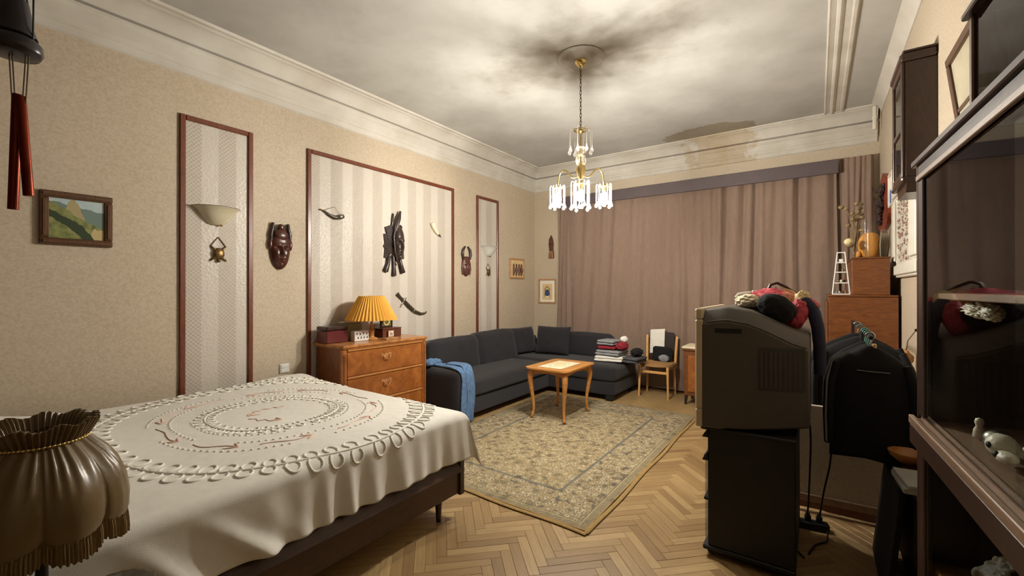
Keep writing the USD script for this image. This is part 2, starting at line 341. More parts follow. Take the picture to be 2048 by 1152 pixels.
# printed blouse
def blotch(name, cols, scale, rough=.8, w=.5, detail=2.0, bump=0.0):
    k = len(cols); ramp = [(.22 + .56 * i / (k - 1), lin(c)) for i, c in enumerate(cols)]
    nodes = {'t': ('texture_coordinate', {}), 'n': ('noise_texture', {'scale': scale, 'detail': detail, 'distortion': w}), 'r': ('rgb_ramp', {'ramp': ramp}), 'p': ('principled_bsdf', {'roughness': rough})}
    ln = [('t.object', 'n.vector'), ('n.fac', 'r.fac'), ('r.color', 'p.base_color')]
    if bump:
        nodes['b'] = ('bump', {'strength': bump, 'distance': .01}); ln += [('n.fac', 'b.height'), ('b.normal', 'p.normal')]
    look(name, nodes, ln)
blotch('print_blouse', [(70, 30, 70), (180, 50, 70), (214, 96, 100), (200, 150, 110), (150, 40, 60)], 9, w=1.0)
blotch('red_blouse', [(120, 28, 44), (178, 60, 76), (206, 110, 112)], 10)
blotch('marble_top', [(120, 74, 40), (176, 118, 66), (196, 142, 88)], 12, .25, 1.5, 6)
blotch('fan_leather', [(120, 70, 44), (92, 50, 34), (150, 96, 60)], 14)
blotch('pebble_mosaic', [(40, 38, 50), (170, 160, 140), (120, 50, 44), (205, 198, 180), (60, 70, 50), (190, 180, 160)], 24, .5, .2, 4)
# the landscape painting: hills, a pale cliff, blue distance and a pale animal, in the picture's own plane (y across, z up)
def painting():
    ns, ls = math_nodes([('y', 'subtract', 's.y', .70), ('z', 'subtract', 's.z', 1.976), ('nz', 'multiply_add', 'n.fac', .16, -.08), ('nz2', 'multiply_add', 'n2.fac', .05, -.025),
        ('hl', 'multiply_add', 'y.value', -.55, .02), ('h1', 'add', 'hl.value', 'nz.value'), ('below', 'less_than', 'z.value', 'h1.value'),
        ('hl2', 'multiply_add', 'y.value', -.2, .085), ('h2', 'add', 'hl2.value', 'nz2.value'), ('far', 'less_than', 'z.value', 'h2.value'),
        ('dl', 'multiply_add', 'y.value', -.8, -.07), ('dd', 'subtract', 'z.value', 'dl.value'), ('de', 'add', 'dd.value', 'nz.value'), ('da', 'absolute', 'de.value'), ('dark', 'less_than', 'da.value', .035),
        ('cy', 'add', 'y.value', .02), ('cya', 'absolute', 'cy.value'), ('cyb', 'multiply_add', 'n2.fac', .05, 'cya.value'), ('cyz', 'multiply_add', 'z.value', .35, 'cyb.value'), ('c1', 'less_than', 'cyz.value', .085), ('c2', 'greater_than', 'z.value', .0), ('cliff', 'multiply', 'c1.value', 'c2.value'),
        ('ax', 'subtract', 'y.value', .11), ('az', 'add', 'z.value', .1), ('ax2', 'multiply', 'ax.value', 'ax.value'), ('az2', 'multiply', 'az.value', 'az.value'), ('an', 'add', 'ax2.value', 'az2.value'), ('ann', 'multiply_add', 'n2.fac', .006, 'an.value'), ('animal', 'less_than', 'ann.value', .0048)])
    ns.update({'g': ('geometry', {}), 's': ('separate_xyz', {}), 'n': ('noise_texture', {'scale': 7.0, 'detail': 5.0}), 'n2': ('noise_texture', {'scale': 22.0, 'detail': 3.0}),
        'sky': ('rgb_ramp', {'ramp': [(.3, lin((150, 178, 190))), (.7, lin((186, 196, 190)))]}), 'grass': ('rgb_ramp', {'ramp': [(.3, lin((78, 92, 48))), (.55, lin((128, 132, 78))), (.75, lin((150, 146, 92)))]}),
        'k1': ('mix', {'color2': lin((104, 124, 116))}), 'k2': ('mix', {'color2': lin((160, 148, 108))}), 'k3': ('mix', {}), 'k4': ('mix', {'color2': lin((40, 56, 34))}), 'k5': ('mix', {'color2': lin((186, 166, 118))}),
        'p': ('principled_bsdf', {'roughness': .4})})
    look('landscape_paint', ns, ls + [('g.position', 's.vector'), ('g.position', 'n.vector'), ('g.position', 'n2.vector'), ('n.fac', 'sky.fac'), ('n2.fac', 'grass.fac'), ('sky.color', 'k1.color1'), ('far.value', 'k1.fac'),
        ('k1.color', 'k2.color1'), ('cliff.value', 'k2.fac'), ('k2.color', 'k3.color1'), ('grass.color', 'k3.color2'), ('below.value', 'k3.fac'), ('k3.color', 'k4.color1'), ('dark.value', 'k4.fac'), ('k4.color', 'k5.color1'), ('animal.value', 'k5.fac'), ('k5.color', 'p.base_color')])
painting()
# carpet: oriental field and borders, from the distance to the carpet's edge
RX0, RX1, RY0, RY1 = -3.17, -1.15, 2.42, 5.42
def carpet():
    cx, cy, hx, hy = (RX0 + RX1) / 2, (RY0 + RY1) / 2, (RX1 - RX0) / 2, (RY1 - RY0) / 2
    ns, ls = math_nodes([('ax', 'subtract', 's.x', cx), ('ay', 'subtract', 's.y', cy), ('bx', 'absolute', 'ax.value'), ('by', 'absolute', 'ay.value'), ('ex', 'subtract', hx, 'bx.value'), ('ey', 'subtract', hy, 'by.value'),
        ('e', 'minimum', 'ex.value', 'ey.value'), ('es', 'multiply', 'e.value', 1.6)])
    B = lambda c: lin(c)
    ns.update({'g': ('geometry', {}), 's': ('separate_xyz', {}), 'v': ('voronoi_texture', {'scale': 20.0, 'randomness': .9}), 'v2': ('voronoi_texture', {'scale': 9.0, 'randomness': .8}), 'n': ('noise_texture', {'scale': 44.0, 'detail': 3.0, 'distortion': 1.5}), 'n2': ('noise_texture', {'scale': 1.7, 'detail': 3.0}),
        'lev': ('rgb_ramp', {'interpolate': False, 'ramp': [(0, B((150, 124, 78))), (.05, B((120, 110, 84))), (.12, B((168, 146, 96))), (.135, B((96, 94, 82))), (.15, B((140, 126, 96))), (.62, B((92, 92, 82))), (.66, B((158, 138, 92))), (.72, B((160, 140, 92)))]}),
        'pat': ('rgb_ramp', {'ramp': [(0, B((66, 62, 58))), (.2, B((96, 86, 70))), (.36, B((200, 184, 146))), (.5, B((88, 80, 66))), (.66, B((168, 148, 106))), (.82, B((98, 88, 66))), (1, B((80, 76, 74)))]}),
        'fac': ('rgb_ramp', {'interpolate': False, 'ramp': [(0, (0, 0, 0)), (.05, (.25,) * 3), (.15, (.95,) * 3), (.62, (.1,) * 3), (.66, (.85,) * 3)]}),
        'mot': ('rgb_ramp', {'ramp': [(.12, B((66, 68, 78))), (.3, B((190, 184, 170))), (.42, (1, 1, 1))]}), 'mv': ('math', {'math_type': 'add'}), 'nn': ('math', {'math_type': 'multiply_add', 'value2': .9, 'value3': -.4}),
        'x': ('mix', {}), 'y': ('mix', {'mix_type': 'multiply', 'fac': .45}), 'p': ('principled_bsdf', {'roughness': .95, 'sheen_weight': .15}), 'b': ('bump', {'strength': .4, 'distance': .004})})
    look('carpet', ns, ls + [('g.position', 's.vector'), ('g.position', 'v.vector'), ('g.position', 'v2.vector'), ('g.position', 'n.vector'), ('es.value', 'lev.fac'), ('es.value', 'fac.fac'), ('n.fac', 'nn.value1'), ('v.distance', 'mv.value1'), ('nn.value', 'mv.value2'), ('mv.value', 'pat.fac'),
        ('v2.distance', 'mot.fac'), ('lev.color', 'x.color1'), ('pat.color', 'x.color2'), ('fac.color', 'x.fac'), ('x.color', 'y.color1'), ('mot.color', 'y.color2'), ('y.color', 'p.base_color'), ('n.fac', 'b.height'), ('b.normal', 'p.normal')])
carpet()
simple('carpet_edge', (148, 120, 72), .95, .15, 40)
# glass
def pane(name, tint, ior=1.5, rough=.03):
    look(name, {'t': ('transparent_bsdf', {'color': tint}), 'g': ('glossy_bsdf', {'color': (1, 1, 1), 'roughness': rough}), 'f': ('fresnel', {'IOR': ior}), 'ge': ('geometry', {}), 'iv': ('math', {'math_type': 'subtract', 'value1': 1.0}), 'mu': ('math', {'math_type': 'multiply'}), 'm': ('mix_closure', {})},
         [('t.BSDF', 'm.closure1'), ('g.BSDF', 'm.closure2'), ('ge.backfacing', 'iv.value2'), ('iv.value', 'mu.value1'), ('f.fac', 'mu.value2'), ('mu.value', 'm.fac')], 'm.closure')
pane('glass_pane', (.95, .97, .97), 1.2); pane('glass_dark', (.78, .82, .84), 1.2); pane('clear_glass', (.95, .96, .95))
look('crystal', {'t': ('transparent_bsdf', {'color': (.97, .97, .95)}), 'g': ('glossy_bsdf', {'color': (1, 1, 1), 'roughness': .08}), 'd': ('translucent_bsdf', {'color': (.95, .93, .88)}), 'f': ('layer_weight', {'blend': .45}),
     'm': ('mix_closure', {}), 'm2': ('mix_closure', {'fac': .22})}, [('t.BSDF', 'm.closure1'), ('g.BSDF', 'm.closure2'), ('f.fresnel', 'm.fac'), ('m.closure', 'm2.closure1'), ('d.BSDF', 'm2.closure2')], 'm2.closure')
look('bulb_glow', {'e': ('emission', {'color': (1.0, .945, .85), 'strength': BULB})}, [], 'e.emission')

# ============================================================ the room
XL, XR, YB, YF = -4.157, .60, 6.60, -3.4
T = .1
struct('wall_left', bx(XL - T, XL, YF - T, YB + T, 0, CZ), 'wallpaper', 'long beige wallpapered wall with framed paper panels and masks', 'wall')
struct('wall_back', bx(XL, XR, YB, YB + T, 0, CZ), 'wallpaper', 'beige wallpapered far wall behind the brown curtain', 'wall')
struct('wall_right', bx(XR, XR + T, YF - T, YB + T, 0, CZ), 'wallpaper', 'narrow beige wall on the right with a dark clock and white picture', 'wall')
struct('wall_front', bx(XL, XR, YF - T, YF, 0, CZ), 'walnut_dark', 'unseen wall behind the camera, given dark brown wood to cut bounced light', 'wall')  # never in view; dark finish invented to lower bounced light near the camera
struct('ceiling', bx(XL - T, XR + T, YF - T, YB + T, CZ, CZ + T), 'ceiling_paint', 'high grey-white plaster ceiling with sooty smudges, partly painted-in chandelier shadow, and a brown water stain', 'ceiling')
# herringbone parquet, 45 degrees to the walls
floor = thing('floor', 'worn oak herringbone parquet floor', 'floor', kind='structure')
part(floor, 'subfloor', bx(XL, XR, YF, YB, -.08, -.012), 'subfloor', False)
PL, PW, GAP = .36, .06, .0009
cs, sn = math.cos(PI / 4), math.sin(PI / 4)
def plank(u0, u1, v0, v1, jit):
    b = bx(u0 + GAP / 2, u1 - GAP / 2, v0 + GAP / 2, v1 - GAP / 2, -.012, jit, .0012)
    b.vertices = np.stack([b.vertices[:, 0] * cs - b.vertices[:, 1] * sn - 1.7, b.vertices[:, 0] * sn + b.vertices[:, 1] * cs + 2.2, b.vertices[:, 2]], 1)
    return b
planks = []; n = int(round(PL / PW))
cell = {}
for i in range(-90, 150):
    for j in range(-110, 130):
        d = (i - j) % (2 * n)
        if d == 0: planks.append((i * PW, i * PW + PL, j * PW, j * PW + PW, 'oak_a'))
        elif d == 2 * n - 1: planks.append((i * PW, i * PW + PW, j * PW, j * PW + PL, 'oak_b'))
near, far = [], {'oak_a': [], 'oak_b': []}
for (u0, u1, v0, v1, m) in planks:
    uc, vc = (u0 + u1) / 2, (v0 + v1) / 2
    x, y = uc * cs - vc * sn - 1.7, uc * sn + vc * cs + 2.2
    if not (XL + .13 < x < XR - .13 and YF + .13 < y < YB - .13): continue
    seen = y > 1.15 and x > -2.6 and not (RX0 + .15 < x < RX1 - .15 and RY0 + .15 < y < RY1 - .15) and not (x < -1.9 and 2.1 > y) and not (x < -2.2 and y > 3) and x < .3 and not (x > -.5 and y < 2.2)
    near.append((0 if seen else 100, math.hypot(x, y), u0, u1, v0, v1, m))
near.sort()
for k, (s, d, u0, u1, v0, v1, m) in enumerate(near):
    b = plank(u0, u1, v0, v1, rng.uniform(-.0006, .0006))
    if k < 300 and not s: part(floor, 'parquet_block', b, m, False)
    else: far[m].append(b)
for m in far: part(floor, 'parquet_blocks', join(far[m]), m, False, kind='stuff')
part(floor, 'border_strip', join(bx(XL, XL + .16, YF, YB, -.012, -.0015), bx(XR - .16, XR, YF, YB, -.012, -.0015), bx(XL + .16, XR - .16, YB - .16, YB, -.012, -.0015), bx(XL + .16, XR - .16, YF, YF + .16, -.012, -.0015)), 'oak_a', False)
# cornices: frieze steps, dark groove, cove and ridges on the ceiling
CORN = [(0, 3.225), (.018, 3.235), (.018, 3.285), (.026, 3.29), (.026, 3.32), (.034, 3.328), (.034, 3.40), (.05, 3.412), (.062, 3.43), (.062, 3.45), (.006, 3.453), (.006, 3.472), (.05, 3.476), (.066, 3.498), (.095, 3.545), (.135, 3.58), (.165, 3.588), (.165, 3.575), (.178, 3.57), (.19, 3.575), (.19, 3.59), (.215, 3.59), (.222, 3.582), (.236, 3.582), (.244, 3.592), (.25, 3.6), (0, 3.6)]
def run(prof, p0, p1, inward, m0=0.0, m1=0.0):
    """moulding of this profile from p0 to p1 along a wall; m0, m1 lengthen or mitre the ends per unit of depth"""
    p0, p1, inward = np.array(p0, float), np.array(p1, float), np.array(inward, float); d = (p1 - p0) / np.linalg.norm(p1 - p0)
    pr = np.array(prof); k = len(pr)
    A = [np.append(p0 + inward * a + d * a * m0, z) for a, z in pr]; B = [np.append(p1 + inward * a - d * a * m1, z) for a, z in pr]
    v = np.array(A + B); f = []
    for i in range(k):
        j = (i + 1) % k; f += [(i, j, j + k), (i, j + k, i + k)]
    cap = trimesh.creation.extrude_polygon(Polygon(pr), 1, engine='earcut')
    _, tri = trimesh.creation.triangulate_polygon(Polygon(pr), engine='earcut')
    f += [(int(a), int(b), int(c)) for a, b, c in tri] + [(int(c) + k, int(b) + k, int(a) + k) for a, b, c in tri]
    m = trimesh.Trimesh(v, f, process=False)
    if np.cross(d, inward)[()] > 0 if False else (d[0] * inward[1] - d[1] * inward[0]) > 0: m.invert()
    return m
struct('trim_1', run(CORN, (XL, YF), (XL, YB), (1, 0), 0, 1), 'cornice_plaster', 'stepped plaster cornice running along the top of the long left wall', 'cornice', 30)
struct('trim_2', run(CORN, (XL, YB), (XR - .02, YB), (0, -1), 1, 0), 'cornice_plaster', 'stepped water-stained plaster cornice above the curtain', 'cornice', 30)
RID = [(0, 3.6), (0, 3.588), (.01, 3.58), (.03, 3.58), (.04, 3.588), (.055, 3.59), (.085, 3.59), (.095, 3.58), (.112, 3.574), (.13, 3.58), (.135, 3.59), (.165, 3.585), (.178, 3.578), (.19, 3.585), (.19, 3.6)]
struct('trim_3', run(RID, (.26, YF), (.26, YB - .22), (-1, 0)), 'cornice_plaster', 'double plaster ridge on the ceiling along the right side', 'ceiling moulding', 30)
struct('trim_4', run([(0, 3.49), (.01, 3.49), (.02, 3.53), (.05, 3.575), (.09, 3.6), (0, 3.6)], (XR, YF), (XR, YB - .25), (-1, 0)), 'cornice_plaster', 'small plain cove where the right wall meets the ceiling', 'cornice', 40)
struct('trim_5', join(cyl(.02, .26, (.535, 6.33, 3.30), 12), cyl(.028, .02, (.535, 6.33, 3.42), 12)), 'white_paint', 'short white pipe at the far right end of the cornice', 'pipe', 30)
for nm, mesh in (('baseboard_left', bx(XL, XL + .02, YF, YB, 0, .11, .004)), ('baseboard_back', bx(XL + .02, XR - .02, YB - .02, YB, 0, .11, .004)), ('baseboard_right', bx(XR - .02, XR, YF, YB, 0, .11, .004))):
    struct(nm, mesh, 'red_moulding', 'brown wooden baseboard along the %s wall' % {'left': 'long left', 'back': 'far', 'right': 'right'}[nm.split('_')[1]], 'baseboard')
# framed paper panels on the left wall
def wall_panel(n, y0, y1, label):
    t = thing('trim_%d' % n, label, 'wall panel', (XL, (y0 + y1) / 2, 0), kind='structure'); w = (y1 - y0) / 2; zt, zb, b, d = 2.905, .12, .042, .022
    part(t, 'embossed_paper', bx(0, .004, -w + b, w - b, zb + b, zt - b), 'panel_paper', False)
    for q in (bx(0, d, -w, -w + b, zb, zt, .006), bx(0, d, w - b, w, zb, zt, .006), bx(0, d, -w + b, w - b, zt - b, zt, .006), bx(0, d, -w + b, w - b, zb, zb + b, .006)):
        part(t, 'moulding', q, 'red_moulding')
wall_panel(6, 1.28, 1.83, 'narrow embossed paper panel in a red-brown moulding, nearest the camera')
wall_panel(7, 2.335, 4.465, 'wide embossed paper panel in a red-brown moulding behind the chest of drawers')
wall_panel(8, 4.955, 5.50, 'narrow embossed paper panel in a red-brown moulding, far one near the corner')
single('wall_socket', join(bx(XL, XL + .012, 2.07, 2.16, .70, .79, .004), bx(XL + .012, XL + .018, 2.08, 2.15, .71, .745, .003), bx(XL + .012, XL + .018, 2.08, 2.15, .748, .782, .003)), 'white_plastic', 'white double switch plate low on the left wall beside the chest', 'switch')
# ceiling rose
ros = [(.012, 0), (.21, 0), (.215, -.008), (.20, -.016), (.185, -.012), (.15, -.012), (.12, -.022), (.10, -.020), (.07, -.026), (0, -.028)]
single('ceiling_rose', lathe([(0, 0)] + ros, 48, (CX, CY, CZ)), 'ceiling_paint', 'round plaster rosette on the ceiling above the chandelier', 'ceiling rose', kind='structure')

# ============================================================ curtain and valance
def curtain(x0, x1, z0, z1, y, amp, nf, seed, flare=0.0, ztop=None):
    a, b = 240, 30; s = np.linspace(0, 1, a)[:, None]; t = np.linspace(0, 1, b)[None, :]
    rr = np.random.default_rng(seed); ph = np.zeros((a, 1))
    wob = sum(rr.uniform(.3, 1) * np.sin(2 * PI * (nf * f * s + rr.uniform())) for f in (1, .47, 1.7, 2.3)) / 2
    sharp = np.sign(wob) * np.abs(wob) ** 1.3
    amp_t = amp * (.55 + .45 * np.cos(t * PI * .5)) if True else amp
    drift = .02 * np.sin(3 * t + 5 * s)
    X = x0 + (x1 - x0) * s + drift - flare * t * (1 - s) ; Y = y + sharp * amp_t + .012 * np.sin(9 * s * nf + 4 * t); Z = z1 - (z1 - z0) * t + 0 * s
    return grid(X, Y, Z, .004)
cur = thing('curtain', 'full-width brown floor-length curtain hanging over the far wall', 'curtain', (-1.6, 6.5, 0))
C0 = -1.6
part(cur, 'panel', at(curtain(-3.55, -1.62, .03, 2.92, 6.54, .022, 5, 3, .12), (1.6, -6.5, 0)), 'curtain_cloth', True)
part(cur, 'panel', at(curtain(-1.66, .215, .03, 2.92, 6.53, .036, 6.5, 8), (1.6, -6.5, 0)), 'curtain_cloth', True)
part(cur, 'panel', at(curtain(.222, .56, .03, 3.06, 6.49, .026, 2.2, 12), (1.6, -6.5, 0)), 'curtain_cloth', True)
part(cur, 'panel', at(curtain(-3.62, -3.38, .03, 2.90, 6.50, .016, 2, 21, .05), (1.6, -6.5, 0)), 'curtain_cloth', True)
val = thing('valance_board', 'dark grey-brown valance board across the top of the curtain', 'valance', (-1.76, 6.42, 2.88))
part(val, 'front_board', bx(-1.97, 1.97, -.012, .008, 0, .165, .003), 'valance_cloth')
part(val, 'return_board', bx(-1.97, -1.95, .008, .175, 0, .165, .003), 'valance_cloth')
part(val, 'top_board', bx(-1.95, 1.97, .008, .175, .15, .165, .002), 'valance_cloth')

# ============================================================ chandelier
ch = thing('chandelier', 'lit brass chandelier with hanging crystal drops on a chain', 'chandelier', (CX, CY, 0))
part(ch, 'canopy', lathe([(0, 3.575), (.055, 3.575), (.055, 3.56), (.045, 3.54), (.02, 3.525), (.012, 3.50), (0, 3.50)], 24), 'gold_metal')
links_ = []
for k in range(16):
    a = np.linspace(0, 2 * PI, 12, endpoint=False); z = 3.49 - k * .0345
    e = np.stack([.008 * np.cos(a), 0 * a, .023 * np.sin(a) + z], 1)
    if k % 2: e = e[:, [1, 0, 2]]
    links_.append(tube(e, .0028, 6, close=True))
part(ch, 'chain', join(links_), 'old_bronze', True)
part(ch, 'stem', lathe([(0, 2.955), (.02, 2.95), (.03, 2.93), (.012, 2.91), (.012, 2.80), (.02, 2.79), (.012, 2.66), (.03, 2.64), (.045, 2.58), (.02, 2.50), (0, 2.49)], 20), 'gold_metal')
part(ch, 'glass_ball', lathe([(.013, 2.79), (.04, 2.785), (.058, 2.76), (.05, 2.725), (.03, 2.705), (.013, 2.70)], 20), 'crystal', True)
part(ch, 'crown_ring', lathe([(.052, 2.95), (.062, 2.947), (.062, 2.938), (.052, 2.941), (.052, 2.95)], 24), 'gold_metal')
part(ch, 'crown_spoke', join(*[tube([(.01, 0, 2.945), (.055 * math.cos(a), .055 * math.sin(a), 2.945)], .003, 5) for a in (0, 1.57, 3.14, 4.71)]), 'gold_metal', True)
def drop_shape(L, z):      # faceted pendant hanging from z
    return lathe([(0, z), (.004, z - .004), (.009, z - L * .45), (.017, z - L * .72), (.012, z - L * .9), (0, z - L)], 8)
for k in range(8):
    a = 2 * PI * k / 8 + .2; c, s = math.cos(a), math.sin(a)
    rod = part(ch, 'crystal_rod', tube([(.06 * c, .06 * s, 2.95), (.09 * c, .09 * s, 2.952), (.103 * c, .103 * s, 2.93), (.104 * c, .104 * s, 2.80)], .004, 6), 'crystal', True)
    part(rod, 'crystal_drop', at(drop_shape(.075, 2.80), (.104 * c, .104 * s, 0)), 'crystal')
for k in range(3):
    a = k * 2.1; part(ch, 'glass_leaf', at(blob(.018, .03, .045, (0, 0, 0), .1, 1, k, 2), (.03 * math.cos(a), .03 * math.sin(a), 2.665)), 'crystal', True)
fwd = math.atan2(CY, CX)
ARM = .245
for k, ang in enumerate((fwd + PI, fwd + PI + 2 * PI / 3, fwd + PI - 2 * PI / 3)):
    c, s = math.cos(ang), math.sin(ang); dz = -.055 if k == 0 else 0.0; ex = 1.2 if k == 0 else 1.0
    prof = [(.02, 2.53), (.06, 2.52), (.10, 2.53), (.135, 2.585), (.175, 2.618), (.215, 2.60), (.238, 2.555), (ARM, 2.47 + dz)]
    P = np.array(prof); tt = np.linspace(0, len(P) - 1, 28); rr = np.interp(tt, range(len(P)), P[:, 0]); zz = np.interp(tt, range(len(P)), P[:, 1])
    rr = np.convolve(np.pad(rr, 2, 'edge'), np.ones(5) / 5, 'valid'); zz = np.convolve(np.pad(zz, 2, 'edge'), np.ones(5) / 5, 'valid')
    part(ch, 'arm', tube(np.stack([rr * c, rr * s, zz], 1), .0075, 8), 'gold_metal', True)
    o = (ARM * c, ARM * s, dz)
    part(ch, 'socket_cup', at(lathe([(0, 2.475), (.02, 2.475), (.048, 2.462), (.05, 2.45), (.03, 2.45), (.02, 2.43), (.018, 2.40), (0, 2.40)], 20), o), 'gold_metal')
    part(ch, 'bulb', at(lathe([(0, 2.405), (.014, 2.40), (.03, 2.375), (.036, 2.345), (.03, 2.315), (.014, 2.30), (0, 2.296)], 10), o), 'bulb_glow', True, label='glowing bulb')
    for q in range(10):
        b = 2 * PI * q / 10; cb, sb = math.cos(b), math.sin(b); R = (.058 if q % 2 else .072) * (1.12 if k == 0 else 1); L = (.125 if q % 2 else .145) * ex
        rod = part(ch, 'crystal_rod', at(tube([(.045 * cb, .045 * sb, 2.46), (R * .93 * cb, R * .93 * sb, 2.472), (R * cb, R * sb, 2.455), (R * cb, R * sb, 2.455 - L)], .0045, 6), o), 'crystal', True)
        part(rod, 'crystal_drop', at(drop_shape(.06, 2.458 - L + dz), (o[0] + R * cb, o[1] + R * sb, 0)), 'crystal')

# ============================================================ left wall ornaments
def sconce(y, z, w, m, label):
    t = thing('wall_sconce', label, 'wall lamp', (XL, y, z)); n = 40
    prof = [(1.0, .135), (.99, .142), (.80, .118), (.66, .082), (.50, .042), (.30, .006), (.16, -.002), (0, -.004)]
    a = np.linspace(-PI / 2, PI / 2, n); V = []
    R = np.array(prof)
    X = R[:, :1] * np.cos(a)[None] * w * .42 + .004; Y = R[:, :1] * np.sin(a)[None] * w / 2; Z = R[:, 1:] + 0 * X
    part(t, 'glass_bowl', grid(X, Y, Z, -.004), m, True)
    part(t, 'end_knob', blob(.012, .012, .008, (.03, .03, -.006), 0, 1, 0, 2), 'brass', True)
    part(t, 'back_plate', bx(.0045, .012, -.04, .04, .01, .10, .003), 'brass')
sconce(1.54, 2.045, .36, 'sconce_glass', 'cream glass half-bowl wall lamp, unlit, in the panel nearest the camera')
sconce(5.24, 2.015, .36, 'sconce_glass_pale', 'pale glass half-bowl wall lamp, unlit, in the far panel near the corner')
def turtle(y, z, s, m, label):
    t = thing('hanging_turtle', label, 'wall ornament', (XL, y, z))
    part(t, 'shell', blob(.018, .038 * s, .046 * s, (.024, 0, 0), .12, 2, 3, 3), m, True)
    part(t, 'head', blob(.011, .014 * s, .016 * s, (.02, 0, -.055 * s), .05, 1, 1, 2), m, True)
    for q in (-1, 1):
        part(t, 'leg', tube([(.02, q * .025 * s, -.028 * s), (.014, q * .05 * s, -.05 * s), (.012, q * .058 * s, -.06 * s)], [.009 * s, .007 * s, .004], 6), m, True)
        part(t, 'arm', tube([(.02, q * .025 * s, .03 * s), (.014, q * .045 * s, .05 * s), (.012, q * .055 * s, .062 * s)], [.009 * s, .007 * s, .004], 6), m, True)
        part(t, 'cord', tube([(.01, q * .055 * s, .06 * s), (.008, 0, .135 * s)], .004, 5), m, True)
turtle(1.556, 1.80, 1.05, 'old_bronze', 'small bronze turtle hanging on a cord in the panel nearest the camera')
turtle(5.235, 1.765, .95, 'old_bronze', 'small greenish bronze turtle hanging on a cord in the far panel')
# landscape painting
pt = thing('landscape_painting', 'small green hillside painting in a thick brown wooden frame', 'painting', (XL, .70, 1.976))
for w_, h_, y_, z_ in ((.36, .045, 0, .156), (.36, .045, 0, -.156), (.045, .267, -.1575, 0), (.045, .267, .1575, 0)):
    part(pt, 'frame_rail', join(bx(0, .03, y_ - w_ / 2, y_ + w_ / 2, z_ - h_ / 2, z_ + h_ / 2, .006), bx(.028, .038, y_ - w_ / 2 + .012, y_ + w_ / 2 - .012, z_ - h_ / 2 + .01, z_ + h_ / 2 - .01, .006)), 'teak')
part(pt, 'canvas', bx(.001, .016, -.135, .135, -.1335, .1335), 'landscape_paint', False)

def face_mesh(w, h, d, seed=0, chin=.55):
    """carved mask face as a domed relief; x out of the wall, y across, z up, centre at the origin"""
    a, b = 41, 57; s = np.linspace(-1, 1, a)[:, None]; t = np.linspace(-1, 1, b)[None, :]
    half = np.where(t > .2, np.sqrt(np.clip(1 - ((t - .2) / .82) ** 2 * .72, 0, 1)), np.sqrt(np.clip(1 - (np.abs(t - .2) / 1.22) ** 2.2, 0, 1))) * np.ones_like(s)
    Y = s * half * w / 2; Z = t * h / 2 + 0 * s
    X = d * np.sqrt(np.clip(1 - np.abs(s) ** 2.4, 0, 1)) * (.45 + .55 * np.clip(1 - t ** 4, 0, 1))
    g = lambda cy, cz, ry, rz, amp: amp * np.exp(-(((s - cy) / ry) ** 2 + ((t - cz) / rz) ** 2))
    X = X + g(0, -.08, .13, .24, d * .5) + g(0, -.22, .2, .08, d * .25)                      # nose
    for q in (-1, 1): X = X + g(q * .38, .10, .2, .07, -d * .42) + g(q * .38, .24, .3, .07, d * .22) + g(q * .42, .07, .14, .035, d * .22) + g(q * .5, -.2, .2, .2, d * .12)
    X = X + g(0, -.46, .3, .035, d * .3) + g(0, -.52, .3, .02, -d * .3) + g(0, -.58, .26, .04, d * .32) + g(0, -.85, .3, .12, d * .15)
    return grid(np.maximum(X, .002), Y, Z, -.002)
mk = thing('carved_mask', 'glossy dark red-brown carved face mask with two horns, left of the wide panel', 'mask', (XL, 2.07, 1.87))
part(mk, 'face', face_mesh(.19, .36, .055), 'carved_mahogany', True)
part(mk, 'forehead', blob(.035, .07, .06, (.03, 0, .135), .08, 1, 2, 3), 'carved_mahogany', True)
part(mk, 'topknot', blob(.025, .03, .035, (.03, 0, .21), .1, 1, 4, 3), 'carved_mahogany', True)
for q in (-1, 1):
    part(mk, 'horn', tube([(.02, q * .085, .06), (.022, q * .088, .14), (.022, q * .075, .20), (.022, q * .07, .25)], [.012, .02, .016, .014], 8), 'ebony', True)
    part(mk, 'ear', blob(.018, .02, .05, (.02, q * .093, .05), .1, 1, 3, 2), 'carved_mahogany', True)
mk = thing('carved_mask', 'small red-brown mask with long horns meeting above, right of the wide panel', 'mask', (XL, 4.72, 1.83))
part(mk, 'face', face_mesh(.17, .28, .05), 'carved_redwood', True)
for q in (-1, 1):
    part(mk, 'horn', tube([(.02, q * .07, .10), (.022, q * .088, .17), (.022, q * .075, .235), (.022, q * .03, .285)], [.016, .022, .02, .012], 8), 'ebony', True)
    part(mk, 'side_lock', tube([(.015, q * .075, .06), (.018, q * .085, -.04), (.018, q * .072, -.12)], [.014, .016, .012], 8), 'carved_redwood', True)
# the big double figure carving
bm = thing('ebony_carving', 'tall black ebony carving of a stylised face with woven crest and three feet', 'wood carving', (XL, 3.43, 2.06))
FR = ((0, 0, 0), (0, 1, 0), (0, 0, 1), (1, 0, 0))
left = [(-.05, .21), (-.15, .17), (-.12, .09), (-.165, .09), (-.15, -.02), (-.17, -.05), (-.15, -.08), (-.16, -.19), (-.11, -.19), (-.06, -.12), (-.045, .1)]
part(bm, 'crest_wing', extr(left, .03, FR), 'ebony', False)
part(bm, 'crest_ribs', join([tube([(.032, -.145 + .016 * k, .165 + .008 * k), (.032, -.10 + .01 * k, .02)], .0035, 5) for k in range(6)] + [tube([(.032, -.15, z), (.032, -.06, z + .05)], .003, 5) for z in np.arange(-.17, .03, .028)] + [tube([(.032, -.15, z + .05), (.032, -.06, z)], .003, 5) for z in np.arange(-.17, .03, .028)]), 'ebony', True)
right = [(.06, -.20), (.125, -.19), (.12, -.06), (.13, -.03), (.11, .0), (.118, .12), (.09, .13), (.10, .2), (.075, .22), (.05, .1)]
